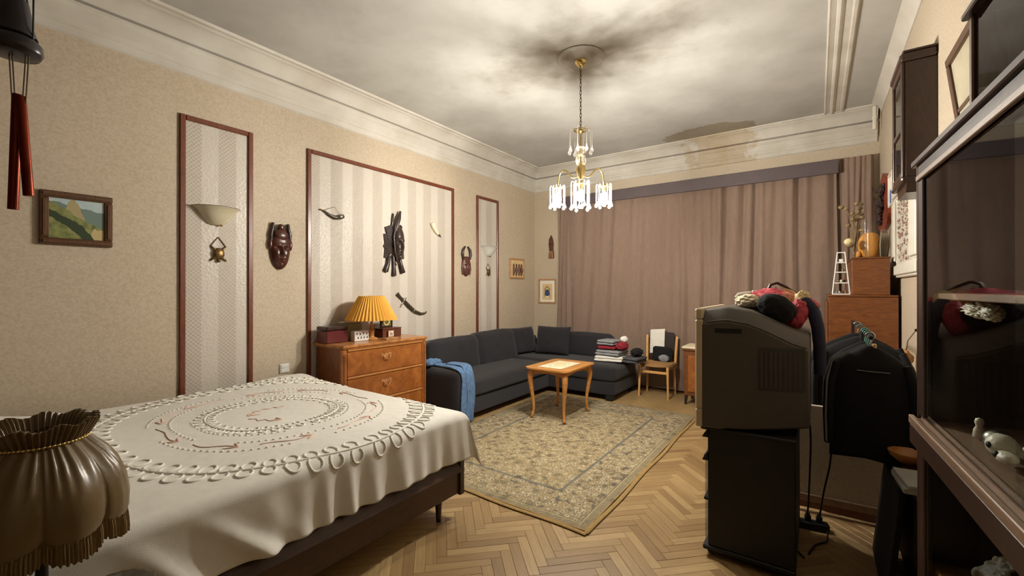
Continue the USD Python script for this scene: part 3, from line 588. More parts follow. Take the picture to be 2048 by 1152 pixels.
part(bm, 'side_wing', extr(right, .03, FR), 'ebony', False)
part(bm, 'face', at(face_mesh(.15, .40, .075), (.02, .035, -.02)), 'ebony', True)
part(bm, 'horn', tube([(.03, -.02, .05), (.05, -.005, .18), (.05, .03, .29), (.045, .055, .38)], [.014, .022, .024, .012], 8), 'ebony', True)
part(bm, 'brow_ridge', tube([(.05, .03, .33), (.06, -.03, .2), (.06, -.055, .05), (.06, -.04, -.1), (.055, .0, -.22), (.05, .03, -.26)], .013, 8), 'ebony', True)
for p in ([(.02, -.10, -.17), (.03, -.115, -.26), (.025, -.15, -.35)], [(.012, -.03, -.15), (.014, -.02, -.30), (.014, -.02, -.40)], [(.02, .05, -.17), (.03, .075, -.26), (.025, .11, -.36)]):
    part(bm, 'foot', tube(p, [.026, .024, .034], 8), 'ebony', True)
part(bm, 'back_spike', tube([(.012, -.045, .18), (.012, -.035, .30), (.012, -.03, .345)], [.02, .016, .012], 8), 'ebony', True)
# powder horn, tusk, dagger
hn = thing('powder_horn', 'small curved powder horn hanging on a cord, upper left of the wide panel', 'powder horn', (XL, 2.61, 2.30))
part(hn, 'horn_body', tube([(.02, -.13, .012), (.022, -.09, -.0), (.024, -.04, -.03), (.026, .02, -.048), (.028, .075, -.04)], [.005, .009, .015, .021, .024], 10), 'horn_dark', True)
part(hn, 'silver_cap', tube([(.028, .06, -.042), (.028, .09, -.032), (.028, .115, -.022)], [.0245, .026, .024], 10), 'pewter', True)
part(hn, 'tip_knob', blob(.009, .012, .009, (.02, -.135, .014), 0, 1, 0, 2), 'brass', True)
part(hn, 'cord', tube([(.02, -.11, .008), (.012, .025, .065), (.028, .085, -.01)], .002, 5), 'string', True)
tk = thing('ivory_tusk', 'small pale tusk with a dark tip, right side of the wide panel', 'tusk', (XL, 4.11, 2.30))
part(tk, 'tusk', tube([(.025, -.075, .075), (.025, -.05, .02), (.024, -.01, -.03), (.022, .04, -.065)], [.034, .03, .024, .017], 12), 'ivory', True)
part(tk, 'dark_tip', tube([(.022, .03, -.058), (.02, .075, -.085), (.018, .095, -.098)], [.019, .009, .002], 10), 'horn_dark', True)
dg = thing('curved_dagger', 'curved horn-handled dagger in a dark sheath hanging below the ebony carving', 'dagger', (XL, 3.68, 1.32))
part(dg, 'handle', tube([(.02, -.22, .125), (.022, -.18, .085), (.022, -.12, .04)], [.024, .016, .018], 10), 'horn_dark', True)
part(dg, 'guard', tube([(.02, -.155, -.005), (.02, -.115, .035), (.02, -.075, .075)], [.006, .008, .006], 6), 'pewter', True)
part(dg, 'sheath', tube([(.02, -.125, .045), (.022, -.04, -.03), (.022, .06, -.1), (.02, .16, -.135), (.02, .235, -.13), (.02, .26, -.11)], [.022, .024, .022, .017, .011, .006], 10), 'horn_dark', True)
part(dg, 'metal_band', tube([(.0215, -.135, .053), (.022, -.105, .027)], .0245, 10), 'pewter', True)
part(dg, 'metal_band', tube([(.022, .03, -.08), (.022, .055, -.097)], .0235, 10), 'pewter', True)
part(dg, 'chain_link', tube([(.02, -.14, -.01), (.02, -.165, -.035)], .008, 6), 'pewter', True)
# carved relief picture
rl = thing('carved_relief', 'small light-brown carved picture of standing figures near the corner', 'wall carving', (XL, 6.02, 1.845))
part(rl, 'back_board', bx(.0, .012, -.20, .20, -.16, .165, .003), 'paper_tan')
for q in ((-.215, .215, .145, .175), (-.215, .215, -.17, -.14), (-.215, -.185, -.14, .145), (.185, .215, -.14, .145)): part(rl, 'frame_rail', bx(0, .024, *q, .006), 'light_carving')
for k, yy in enumerate((-.11, -.03, .05, .12)):
    part(rl, 'figure', join(blob(.014, .018, .022, (.02, yy, .06), .05, 1, k, 2), tube([(.016, yy, .04), (.02, yy + .01, -.03), (.016, yy - .005, -.12)], [.016, .026, .012], 8), tube([(.016, yy, .03), (.018, yy + .035, .0), (.016, yy + .03, -.04)], .008, 6)), 'carved_redwood', True)
# far wall left of the curtain
tot = thing('carved_totem', 'slim brown carved figure with a pointed top on the far wall', 'wood carving', (-3.81, YB, 2.24))
part(tot, 'body', at(extr([(-.045, -.2), (.055, -.2), (.05, -.09), (.04, -.02), (.048, .06), (.03, .14), (.005, .205), (-.03, .14), (-.04, .05), (-.028, -.05), (-.04, -.12)], .03, ((0, 0, 0), (1, 0, 0), (0, 0, 1), (0, -1, 0)))), 'carved_redwood', False)
part(tot, 'face', blob(.022, .014, .05, (.005, -.03, .09), .12, 2, 5, 3), 'carved_redwood', True)
part(tot, 'skirt_fold', join(*[tube([(.005 + q * .028, -.032, -.07), (.008 + q * .034, -.032, -.195)], .008, 6) for q in (-1, 0, 1)]), 'light_carving', True)
sp = thing('scarab_picture', 'blue beetle on papyrus in a white mat and gold-brown frame', 'picture', (-3.89, YB, 1.465))
for q in ((-.175, .175, .19, .215), (-.175, .175, -.215, -.19), (-.175, -.15, -.19, .19), (.15, .175, -.19, .19)): part(sp, 'frame_rail', bx(q[0], q[1], -.022, 0, q[2], q[3], .004), 'light_carving')
part(sp, 'mat', bx(-.15, .15, -.008, 0, -.19, .19), 'paper_white', False)
part(sp, 'papyrus', bx(-.10, .10, -.010, -.008, -.15, .13), 'paper_tan', False)
part(sp, 'beetle', blob(.05, .003, .06, (0, -.011, -.03), .1, 1, 2, 3), 'scarab_blue', True)
part(sp, 'beetle_wings', join(*[tube([(q * .03, -.011, .0), (q * .055, -.011, .03), (q * .02, -.011, .07), (0, -.011, .085)], .006, 6) for q in (-1, 1)], *[tube([(q * .035, -.011, -.03), (q * .06, -.011, -.06), (q * .04, -.011, -.1)], .005, 6) for q in (-1, 1)]), 'old_bronze', True)
part(sp, 'sun_disc', at(blob(.03, .003, .015, (0, -.011, -.1), .0, 1, 2, 2)), 'paper_white', True)

# ============================================================ chest of drawers and what stands on it
cd = thing('chest_of_drawers', 'walnut chest of drawers with brass handles against the wide panel', 'chest of drawers', (-3.885, 2.93, 0))
W, D = 1.05, .50   # y extent, x extent; front faces +x
part(cd, 'body', bx(-.245, .225, -.505, .505, .08, .93, .004), 'walnut_dark')
part(cd, 'top', join(bx(-.25, .262, -.535, .535, .938, .965, .006), bx(-.248, .25, -.522, .522, .925, .938, .004)), 'marble_top')
for q in (-1, 1): part(cd, 'corner_post', join(bx(.20, .245, q * .508 - .03, q * .508 + .03, .06, .925, .012), tube([(.246, q * .508, .12), (.246, q * .508, .88)], .014, 10)), 'walnut')
for k in range(3):
    z0 = .13 + k * .265; z1 = z0 + .25
    d = part(cd, 'drawer', bx(.20, .236, -.475, .475, z0, z1 - .012, .005), 'walnut')
    part(cd, 'drawer_rail', bx(.20, .246, -.475, .475, z1 - .008, z1 + .012, .004), 'walnut_edge')
    hz = z0 + .15
    part(d, 'handle', join(extr([(-.07, .02), (-.05, .035), (-.02, .02), (0, .03), (.02, .02), (.05, .035), (.07, .02), (.06, -.015), (.03, -.01), (0, -.035), (-.03, -.01), (-.06, -.015)], .004, ((.236, -.02, hz), (0, 1, 0), (0, 0, 1), (1, 0, 0))), tube([(.243, -.065, hz + .01), (.258, -.05, hz - .02), (.262, -.02, hz - .032), (.258, .01, hz - .02), (.243, .025, hz + .01)], .005, 6)), 'brass_pull', True)
part(cd, 'plinth', bx(-.24, .232, -.51, .51, .0, .08, .006), 'walnut_dark')
tz = .966
rb = thing('red_box', 'dark red lidded box at the left end of the chest of drawers', 'box', (-3.98, 2.51, tz))
part(rb, 'body', bx(-.09, .09, -.12, .12, 0, .12, .008), 'burgundy'); part(rb, 'lid', bx(-.092, .092, -.122, .122, .125, .165, .01), 'dark_furniture')
gb = thing('paper_box', 'translucent greenish box leaning behind the white box on the chest', 'box', (-4.03, 2.745, tz))
part(gb, 'body', bx(-.04, .04, -.11, .11, 0, .175, .006), 'green_glass_tint'); part(gb, 'lid_edge', bx(-.042, .042, -.112, .112, .178, .195, .004), 'sconce_glass')
wb = thing('patterned_box', 'white box with black spade-like marks in front of the lamp', 'box', (-3.865, 2.745, tz))
part(wb, 'body', bx(-.035, .035, -.085, .085, 0, .105, .004), 'white_plastic')
for k in range(4): part(wb, 'printed_mark', join(blob(.0012, .006, .012, (.0362, -.06 + k * .04, .078 - (k % 2) * .004), 0, 1, 0, 2), blob(.0012, .006, .012, (.0362, -.045 + k * .036, .035), 0, 1, 0, 2)), 'black_plastic', True)
lp = thing('pleated_lamp', 'turned wooden table lamp with an ochre pleated shade on the chest', 'table lamp', (-3.86, 2.885, tz))
part(lp, 'base', lathe([(0, 0), (.062, 0), (.066, .008), (.055, .02), (.03, .03), (.022, .045), (.03, .055), (.018, .065), (.026, .08), (.03, .095), (.018, .11), (.014, .125), (.02, .135), (.014, .15), (.012, .23), (0, .23)], 24), 'honey')
part(lp, 'lamp_holder', cyl(.014, .06, (0, 0, .23), 12), 'white_plastic')
npl = 44
def pleat(R, Z, A): return R * (1 + .035 * np.where((np.round(A / (2 * PI) * npl * 2) % 2) == 0, 1, -1)), Z
tp = [(.265, .215), (.13, .465), (.126, .465), (.258, .215)]
sh = lathe([(.262, .212), (.128, .462), (.124, .462), (.256, .213), (.262, .212)], npl * 2, (0, 0, 0), pleat)
part(lp, 'shade', sh, 'ochre_pleats', False)
part(lp, 'shade_ring', tube([(.124 * math.cos(a), .124 * math.sin(a), .455) for a in np.linspace(0, 2 * PI, 32, endpoint=False)], .003, 6, close=True), 'brass', True)
part(lp, 'shade_spoke', join(*[tube([(0, 0, .29), (.12 * math.cos(a), .12 * math.sin(a), .455)], .002, 5) for a in (0, 2.1, 4.2)]), 'brass', True)
cb = thing('cigar_box', 'low brown wooden box right of the pleated lamp', 'box', (-3.97, 3.19, tz))
part(cb, 'body', bx(-.07, .07, -.13, .13, 0, .085, .004), 'cigar_box'); part(cb, 'lid', bx(-.073, .073, -.133, .133, .087, .10, .003), 'cigar_box')
pf = thing('photo_frame', 'dark framed round photo standing on the low brown box', 'photo frame', (-3.985, 3.17, tz + .1005))
for q in ((-.085, .085, .115, .135), (-.085, .085, 0, .02), (-.085, -.065, .02, .115), (.065, .085, .02, .115)): part(pf, 'frame_rail', bx(0, .015, *q, .003), 'dark_furniture')
part(pf, 'photo', bx(.002, .008, -.065, .065, .02, .115), 'photo_green', False)
part(pf, 'glass', bx(.009, .0105, -.065, .065, .02, .115), 'glass_pane', False); part(pf, 'oval_mount', at(lathe([(.030, -.001), (.044, -.001), (.044, .002), (.030, .002), (.030, -.001)], 24), (.0125, .0, .067), (0, PI / 2, 0)), 'paper_tan', True)
sf = thing('playing_card_stand', 'small brown frame with a pale card leaning on the low brown box', 'card', (-3.885, 3.16, tz))
part(sf, 'frame', bx(-.004, .004, -.04, .04, 0, .075, .002), 'light_carving'); part(sf, 'card', bx(.0045, .0055, -.028, .03, .012, .066), 'paper_white', False); part(sf, 'figure', join(bx(.0057, .0065, -.012, -.002, .02, .055), bx(.0057, .0065, .008, .016, .018, .05)), 'dark_furniture', False)
single('flat_tray', join(bx(-3.80, -3.70, 2.95, 3.12, tz, tz + .008, .003), bx(-3.79, -3.71, 2.96, 3.11, tz + .008, tz + .014, .002)), 'light_carving', 'thin wooden tray lying at the foot of the pleated lamp', 'tray')

# ============================================================ sofa
so = thing('corner_sofa', 'black fabric corner sofa along the left wall and in front of the curtain', 'sofa', (-3.2, 5.0, 0))
O = (3.2, -5.0, 0)
def sp_(name, m, mat_='sofa_cloth', **k): return part(so, name, at(m, O), mat_, True, **k)
sp_('base', join(soft(-4.10, -3.20, 3.66, 6.36, .07, .27, .03), soft(-3.3, -2.2, 5.46, 6.36, .07, .27, .03)))
sp_('arm', soft(-4.10, -3.20, 3.49, 3.71, .06, .60, .06, .01))
sp_('seat_cushion', soft(-3.95, -3.18, 3.70, 5.45, .265, .455, .05, .012))
sp_('chaise_cushion', soft(-3.95, -2.19, 5.44, 6.30, .255, .47, .05, .012))
sp_('backrest', join(soft(-4.12, -3.95, 3.60, 6.36, .07, .72, .05), soft(-4.12, -2.48, 6.24, 6.38, .07, .66, .05)))
def cushion(w, h, t, seed):
    m = soft(-t / 2, t / 2, -w / 2, w / 2, 0, h, .06, .02, amp=.012, seed=seed); return m
sp_('back_cushion', at(cushion(.92, .44, .20, 1), (-3.87, 4.18, .42), (0, -.16, 0)))
sp_('back_cushion', at(cushion(.92, .46, .20, 2), (-3.85, 5.06, .425), (0, -.2, 0)))
sp_('back_cushion', at(cushion(.80, .36, .17, 3), (-2.90, 6.14, .455), (0, -.16, -PI / 2)))
for x, y in ((-3.28, 3.75), (-2.28, 5.52), (-2.26, 6.28), (-4.0, 3.6)): sp_('foot', bx(x - .05, x + .05, y - .05, y + .05, 0, .075, .006), 'black_plastic')
def pillow(w, h, t, seed):
    a = 33; u = np.linspace(-1, 1, a)[:, None] * np.ones((1, a)); v = np.linspace(-1, 1, a)[None] * np.ones((a, 1))
    e = np.clip((1 - u ** 4) * (1 - v ** 4), 0, 1) ** .45; pin = 1 - .05 * (1 - np.abs(u)) ** 1 * np.abs(v) ** 4
    n = meshkit.fbm(np.stack([u * 2, v * 2, 0 * u + seed], -1), 3, seed) - .5
    Y = u * w / 2 * (1 - .06 * (1 - v ** 2) * 0 - .05 * (1 - np.abs(v)) * np.abs(u) ** 3); Z = v * h / 2 * (1 - .05 * (1 - np.abs(u)) * np.abs(v) ** 3)
    A = grid(t / 2 * e + .02 * n * e, Y, Z); B = grid(-t / 2 * e, Y, Z); B.invert(); return join(A, B)
sc = thing('scatter_cushion', 'large square black cushion standing in the corner of the sofa', 'cushion', (-3.38, 5.90, .487))
part(sc, 'cover', at(pillow(.56, .44, .18, 4), (0, 0, .215), (0, -.25, -PI / 2 + .12)), 'sofa_cloth', True)
sc = thing('scatter_cushion', 'black cushion leaning on the left wall by the sofa corner', 'cushion', (-3.78, 5.68, .487))
part(sc, 'cover', at(pillow(.60, .42, .18, 6), (-.06, -.0, .20), (0, -.24, -.2)), 'sofa_cloth', True)
# jeans over the arm
jn = thing('blue_jeans', 'faded blue jeans draped over the sofa arm and hanging to the floor', 'jeans', (-3.2, 3.62, 0))
def drape(path, w0, w1, seed, y0):
    P = np.array(path); k = 70; t = np.linspace(0, len(P) - 1, k); px = np.interp(t, range(len(P)), P[:, 0]); pz = np.interp(t, range(len(P)), P[:, 1])
    for _ in range(2): px = np.convolve(np.pad(px, 2, 'edge'), np.ones(5) / 5, 'valid'); pz = np.convolve(np.pad(pz, 2, 'edge'), np.ones(5) / 5, 'valid')
    m = 26; s = np.linspace(-1, 1, m)[None]; w = np.linspace(w0, w1, k)[:, None]
    tx, tz_ = np.gradient(px), np.gradient(pz); L = np.hypot(tx, tz_); nx, nz = (-tz_ / L)[:, None], (tx / L)[:, None]
    Yv = y0 + s * w / 2 + .012 * np.sin(t * 1.7)[:, None]
    fold = .010 * (1 - s ** 2) + .012 * (meshkit.fbm(np.stack([t[:, None] * .9 + 0 * s, Yv * 16, 0 * Yv + seed], -1), 3, seed) - .4)
    up = grid(px[:, None] + nx * (.016 + fold), Yv, pz[:, None] + nz * (.016 + fold), 0)
    lo = grid(px[:, None] + nx * .004 + 0 * s, Yv, pz[:, None] + nz * .004 + 0 * s, 0)
    X, Y2, Z2 = px[:, None] + nx * (.016 + fold * np.sqrt(1 - s ** 2)), Yv, pz[:, None] + nz * (.016 + fold)
    return grid(X, Y2, Z2, -.0155 if False else .0155)
arm = [(-.50, .615), (-.3, .612), (-.12, .612), (-.03, .60), (.005, .56), (.012, .45), (.014, .25), (.012, .12), (.012, .02)]
def flipfix(m):
    return m
part(jn, 'leg', flipfix(drape(arm, .16, .13, 2, -.01)), 'denim', True)
part(jn, 'leg', flipfix(drape([(x + .012, z + (.02 if x < -.02 else 0)) for x, z in arm[1:]], .15, .13, 9, .055)), 'denim', True)
part(jn, 'waist', join(blob(.09, .12, .035, (-.50, .0, .645), .35, 1.5, 3, 4), blob(.06, .05, .03, (-.46, -.1, .64), .4, 1.5, 8, 3)), 'denim', True)

# folded clothes on the chaise
def folded(w, d, h, seed, layers=2):
    out = []
    for k in range(layers):
        m = soft(-w / 2, w / 2, -d / 2, d / 2, k * h / layers, (k + 1) * h / layers, h / layers * .48, 0, amp=.012, seed=seed + k); out.append(at(m, (.01 * k, .006 * ((seed + k) % 3 - 1), 0)))
    return join(out)
g = 'folded clothes on the sofa end'
BX, BY, BZ = -2.38, 5.86, .485
def cloth(name, mesh, m, label, loc, rz=0, cat='clothes'):
    p = thing(name, label, cat, loc, rz, None); part(p, 'folded_cloth', mesh, m, True); return p
cloth('folded_shirt', folded(.40, .34, .075, 1, 2), 'white_cloth', 'white folded shirt at the bottom of the pile on the sofa', (BX - .03, BY, BZ), 8)
cloth('folded_trousers', folded(.24, .30, .08, 5, 2), 'dark_grey_cloth', 'dark grey folded trousers right of the pile on the sofa', (BX + .30, BY + .03, BZ), -10)
cloth('folded_shirt', folded(.36, .32, .07, 7, 2), 'grey_cloth', 'light grey folded shirt above the white one on the sofa', (BX - .02, BY, BZ + .085), -5)
cloth('folded_sweater', folded(.26, .28, .05, 11, 1), 'wine_cloth', 'wine-red folded sweater in the middle of the pile', (BX - .06, BY, BZ + .165), 6)
cloth('rolled_sweater', blob(.085, .11, .06, (0, 0, .055), .14, 1, 12, 4), 'wine_cloth', 'wine-red rolled sweater at the right of the pile', (BX + .15, BY - .03, BZ + .165), 0)
cloth('folded_sweater', folded(.26, .28, .07, 14, 2), 'grey_cloth', 'grey folded sweater on top of the pile', (BX - .05, BY, BZ + .225), -8)
cloth('bunched_sock', blob(.055, .06, .045, (0, 0, .042), .2, 1, 16, 4), 'white_cloth', 'bunched white cloth on the upper right of the pile', (BX + .17, BY + .0, BZ + .27), 0)
cloth('bunched_shirt', blob(.08, .10, .055, (0, 0, .05), .3, 1.4, 18, 4), 'black_cloth', 'bunched black shirt at the right end of the pile', (BX + .34, BY + .03, BZ + .09), 0)

# ============================================================ carpet, coffee table, chair, small cabinet
cp = thing('carpet', 'beige and grey oriental carpet on the parquet between bed and sofa', 'carpet', ((RX0 + RX1) / 2, (RY0 + RY1) / 2, 0))
hx, hy = (RX1 - RX0) / 2, (RY1 - RY0) / 2
a = 80; U, V = np.meshgrid(np.linspace(-hx + .02, hx - .02, a), np.linspace(-hy + .02, hy - .02, a), indexing='ij')
part(cp, 'pile', grid(U, V, .010 + .002 * meshkit.noise(np.stack([U * 3, V * 3, 0 * U], -1)), .008), 'carpet', True)
wv = np.linspace(-1, 1, 60)
edge = lambda fix, ax, n_: [((fix + .006 * math.sin(9 * w + n_)) if ax == 0 else w * hx, w * hy if ax == 0 else fix + .008 * math.sin(7 * w + n_) - (.02 * (w * w - .4) if fix < 0 else 0), .007) for w in wv]
for k, (fx, ax) in enumerate(((-hx, 0), (hx, 0), (-hy, 1), (hy, 1))): part(cp, 'bound_edge', tube(edge(fx, ax, k), .017, 6, flat=.35, up=(0, 0, 1)), 'carpet_edge', True)
ct = thing('coffee_table', 'honey wood coffee table with cabriole legs and a pale inlaid top', 'table', (-2.49, 4.53, .013))
def rrect(w, h, r, n=6):
    P = []
    for cx, cy, a0 in ((w - r, h - r, 0), (-w + r, h - r, PI / 2), (-w + r, -h + r, PI), (w - r, -h + r, 1.5 * PI)):
        P += [(cx + r * math.cos(a0 + PI / 2 * k / n), cy + r * math.sin(a0 + PI / 2 * k / n)) for k in range(n + 1)]
    return P
part(ct, 'top', join(extr(rrect(.275, .37, .07), .014, ((0, 0, .568), (1, 0, 0), (0, 1, 0), (0, 0, 1))), extr(rrect(.285, .38, .08), .016, ((0, 0, .574), (1, 0, 0), (0, 1, 0), (0, 0, 1)))), 'honey', 40)
part(ct, 'apron', join(*[extr([(-.2, .07), (-.2, -.0), (-.1, .022), (0, .03), (.1, .022), (.2, 0), (.2, .07)], .018, fr) for fr in (((0, .29, .50), (1, 0, 0), (0, 0, 1), (0, 1, 0)), ((0, -.308, .50), (1, 0, 0), (0, 0, 1), (0, 1, 0)))],
     *[extr([(-.29, .07), (-.29, 0), (-.15, .022), (0, .03), (.15, .022), (.29, 0), (.29, .07)], .018, fr) for fr in (((.2, 0, .50), (0, 1, 0), (0, 0, 1), (1, 0, 0)), ((-.218, 0, .50), (0, 1, 0), (0, 0, 1), (1, 0, 0)))]), 'honey', 30)
for sx in (-1, 1):
    for sy in (-1, 1):
        q = [(0, .566), (.012, .55), (.028, .50), (.03, .44), (.016, .34), (-.004, .22), (-.012, .12), (-.002, .05), (.014, .012)]
        rr = [.028, .034, .036, .032, .026, .020, .016, .016, .019]
        lg = part(ct, 'leg', tube([(sx * (.205 + o * .7), sy * (.295 + o * .7), z) for o, z in q], rr, 10), 'honey', True)
        part(lg, 'foot_pad', at(cyl(.016, .013, (0, 0, 0), 10), (sx * .215, sy * .305, 0)), 'walnut_dark')
dy = thing('lace_doily', 'rectangular pale lace doily lying on the coffee table', 'doily', (-2.49, 4.51, .604))
a = 40; U, V = np.meshgrid(np.linspace(-1, 1, a), np.linspace(-1, 1, a), indexing='ij'); ee = 1 + .03 * np.sin(16 * PI * V) * (np.abs(U) > .98) + .03 * np.sin(12 * PI * U) * (np.abs(V) > .98)
part(dy, 'lace', grid(U * .15 * ee, V * .25 * ee, .003 + .0012 * np.sin(30 * U) * np.sin(30 * V), .0025), 'doily', True)
part(dy, 'raised_pattern', join(*[tube([(rx * math.cos(t), ry * math.sin(t), .0045) for t in np.linspace(0, 2 * PI, 40, endpoint=False)], .004, 5, close=True) for rx, ry in ((.1, .17), (.06, .10), (.03, .05))]), 'seed_pale', True)
# wooden chair
cr = thing('wooden_chair', 'light beech chair with a tan round-fronted seat in front of the curtain', 'chair', (-1.855, 6.22, 0))
for q, (x0, x1) in enumerate(((-.195, -.19), (.195, .19))):
    part(cr, 'front_leg', tube([(x1, -.19, .43), (x0 * 1.03, -.2, 0)], [.019, .014], 10), 'beech', True)
    part(cr, 'rear_leg', tube([(x0 * 1.03, .16, 0), (x1, .15, .43)], [.015, .02], 10), 'beech', True)
    part(cr, 'back_post', join(tube([(x0 * 1.03, .165, .40), (x0 * 1.05, .185, .6), (x0 * 1.09, .215, .82)], [.02, .021, .019], 10)), 'beech', True)
    part(cr, 'side_rail', bx(x1 - .011, x1 + .011, -.18, .15, .385, .425, .004), 'beech')
part(cr, 'front_rail', bx(-.18, .18, -.205, -.183, .33, .365, .004), 'beech')
part(cr, 'rear_rail', bx(-.18, .18, .14, .16, .385, .425, .004), 'beech')
seat = [(-.22, .17)] + [(-.235 + .0 * k, .1) for k in (0,)] + [(.235 * math.cos(t), -.02 + .22 * math.sin(t)) for t in np.linspace(PI, 2 * PI, 24)] + [(.235, .1), (.22, .17)]
part(cr, 'seat', join(extr(seat, .02, ((0, 0, .428), (1, 0, 0), (0, 1, 0), (0, 0, 1))), extr([(x * .95, y * .95) for x, y in seat], .012, ((0, 0, .448), (1, 0, 0), (0, 1, 0), (0, 0, 1)))), 'chair_pad', 40)
part(cr, 'back_pad', at(soft(-.178, .178, -.022, .022, .0, .36, .022, .006), (0, .185, .51), (-.12, 0, 0)), 'chair_back_cloth', True)
tw = thing('white_towel', 'white towel folded over the back of the beech chair', 'towel', (-1.855, 6.22, 0))
k = 40; t = np.linspace(0, 1, k)[:, None]; s = np.linspace(-1, 1, 18)[None]
yy = np.where(t < .5, .135 + .075 * t * 2, .25 - .0 * t); zz = np.where(t < .5, .57 + .69 * t * .92, .89 - (t - .5) * .5)
pth = np.array([(.150, .57), (.165, .70), (.185, .84), (.195, .885), (.215, .902), (.238, .895), (.248, .86), (.252, .70)]); tt = np.linspace(0, 7, k)
py = np.interp(tt, range(8), pth[:, 0])[:, None] + .004 * np.sin(5 * s + 3 * t); pz = np.interp(tt, range(8), pth[:, 1])[:, None] + .01 * s
part(tw, 'towel_cloth', grid(-.06 + s * .105 + .01 * (1 - t), py + 0 * s, pz, .012), 'white_cloth', True)
cloth('hanging_bag', join(soft(-.13, .13, -.02, .02, 0, .20, .03, .01, amp=.01, seed=3)), 'black_cloth', 'dark cloth bundle on the chair seat against its back', (-1.82, 6.34, .463), 0, 'cloth')
cloth('lace_scarf', blob(.07, .02, .05, (0, 0, .05), .3, 2, 5, 4), 'grey_cloth', 'crumpled pale grey lace scarf on the chair seat', (-1.79, 6.30, .463), 0, 'scarf')
sk = thing('small_cabinet', 'small reddish wooden cabinet with panelled door beside the curtain', 'cabinet', (-1.17, 6.1, 0))
part(sk, 'body', bx(-.25, .25, -.2, .2, .12, .70, .006), 'cherry'); part(sk, 'top', bx(-.27, .27, -.215, .215, .70, .72, .006), 'cherry')
part(sk, 'door', bx(-.2, .2, -.216, -.2, .17, .64, .005), 'walnut')
for sx in (-1, 1):
    for sy in (-1, 1): part(sk, 'leg', tube([(sx * .225, sy * .175, .13), (sx * .23, sy * .18, .06), (sx * .235, sy * .185, 0)], [.022, .018, .013], 8), 'dark_furniture', True)
cloth('cabinet_doily', soft(-.28, .28, -.21, .21, 0, .035, .017, 0, amp=.008, seed=5), 'doily', 'pale cloth lying on the small reddish cabinet', (-1.17, 6.1, .721), 0, 'doily')

# ============================================================ bed
bd = thing('bed', 'low dark brown wooden bed frame with mattress under a white bedspread', 'bed', (-2.95, 1.1, 0))
O = (2.95, -1.1, 0)
bY0, bY1, bX0, bX1 = -.35, 2.17, -3.98, -1.95
part(bd, 'side_rail', at(join(bx(bX1 - .03, bX1 + .005, bY0, bY1, .145, .30, .005), extr([(0, 0), (.035, -.06), (.035, -.068), (-.02, -.068), (-.02, 0)], bY1 - bY0, ((bX1 - .005, bY0, .362), (1, 0, 0), (0, 0, 1), (0, 1, 0)))), O), 'bed_wood', False)
part(bd, 'side_rail', at(bx(bX0, bX0 + .03, bY0, bY1, .14, .36, .005), O), 'bed_wood', False)
part(bd, 'foot_rail', at(bx(bX0 + .03, bX1 - .03, bY1 - .03, bY1, .14, .36, .005), O), 'bed_wood', False)
part(bd, 'head_rail', at(bx(bX0 + .03, bX1 - .03, bY0, bY0 + .03, .14, .36, .005), O), 'bed_wood', False)
part(bd, 'corner_post', at(bx(bX1 - .012, bX1 + .022, bY1 - .03, bY1 + .012, .135, .372, .005), O), 'dark_furniture', False)
for x, y in ((bX1 - .05, bY1 - .16), (bX0 + .08, bY1 - .16), (bX1 - .05, bY0 + .12), (bX0 + .08, bY0 + .12)): part(bd, 'leg', at(tube([(x, y, 0), (x, y, .15)], [.016, .024], 10), O), 'dark_furniture', True)
part(bd, 'mattress', at(soft(bX0 + .01, bX1 - .05, bY0 + .01, bY1 - .04, .2, .655, .05), O), 'white_cloth', True)
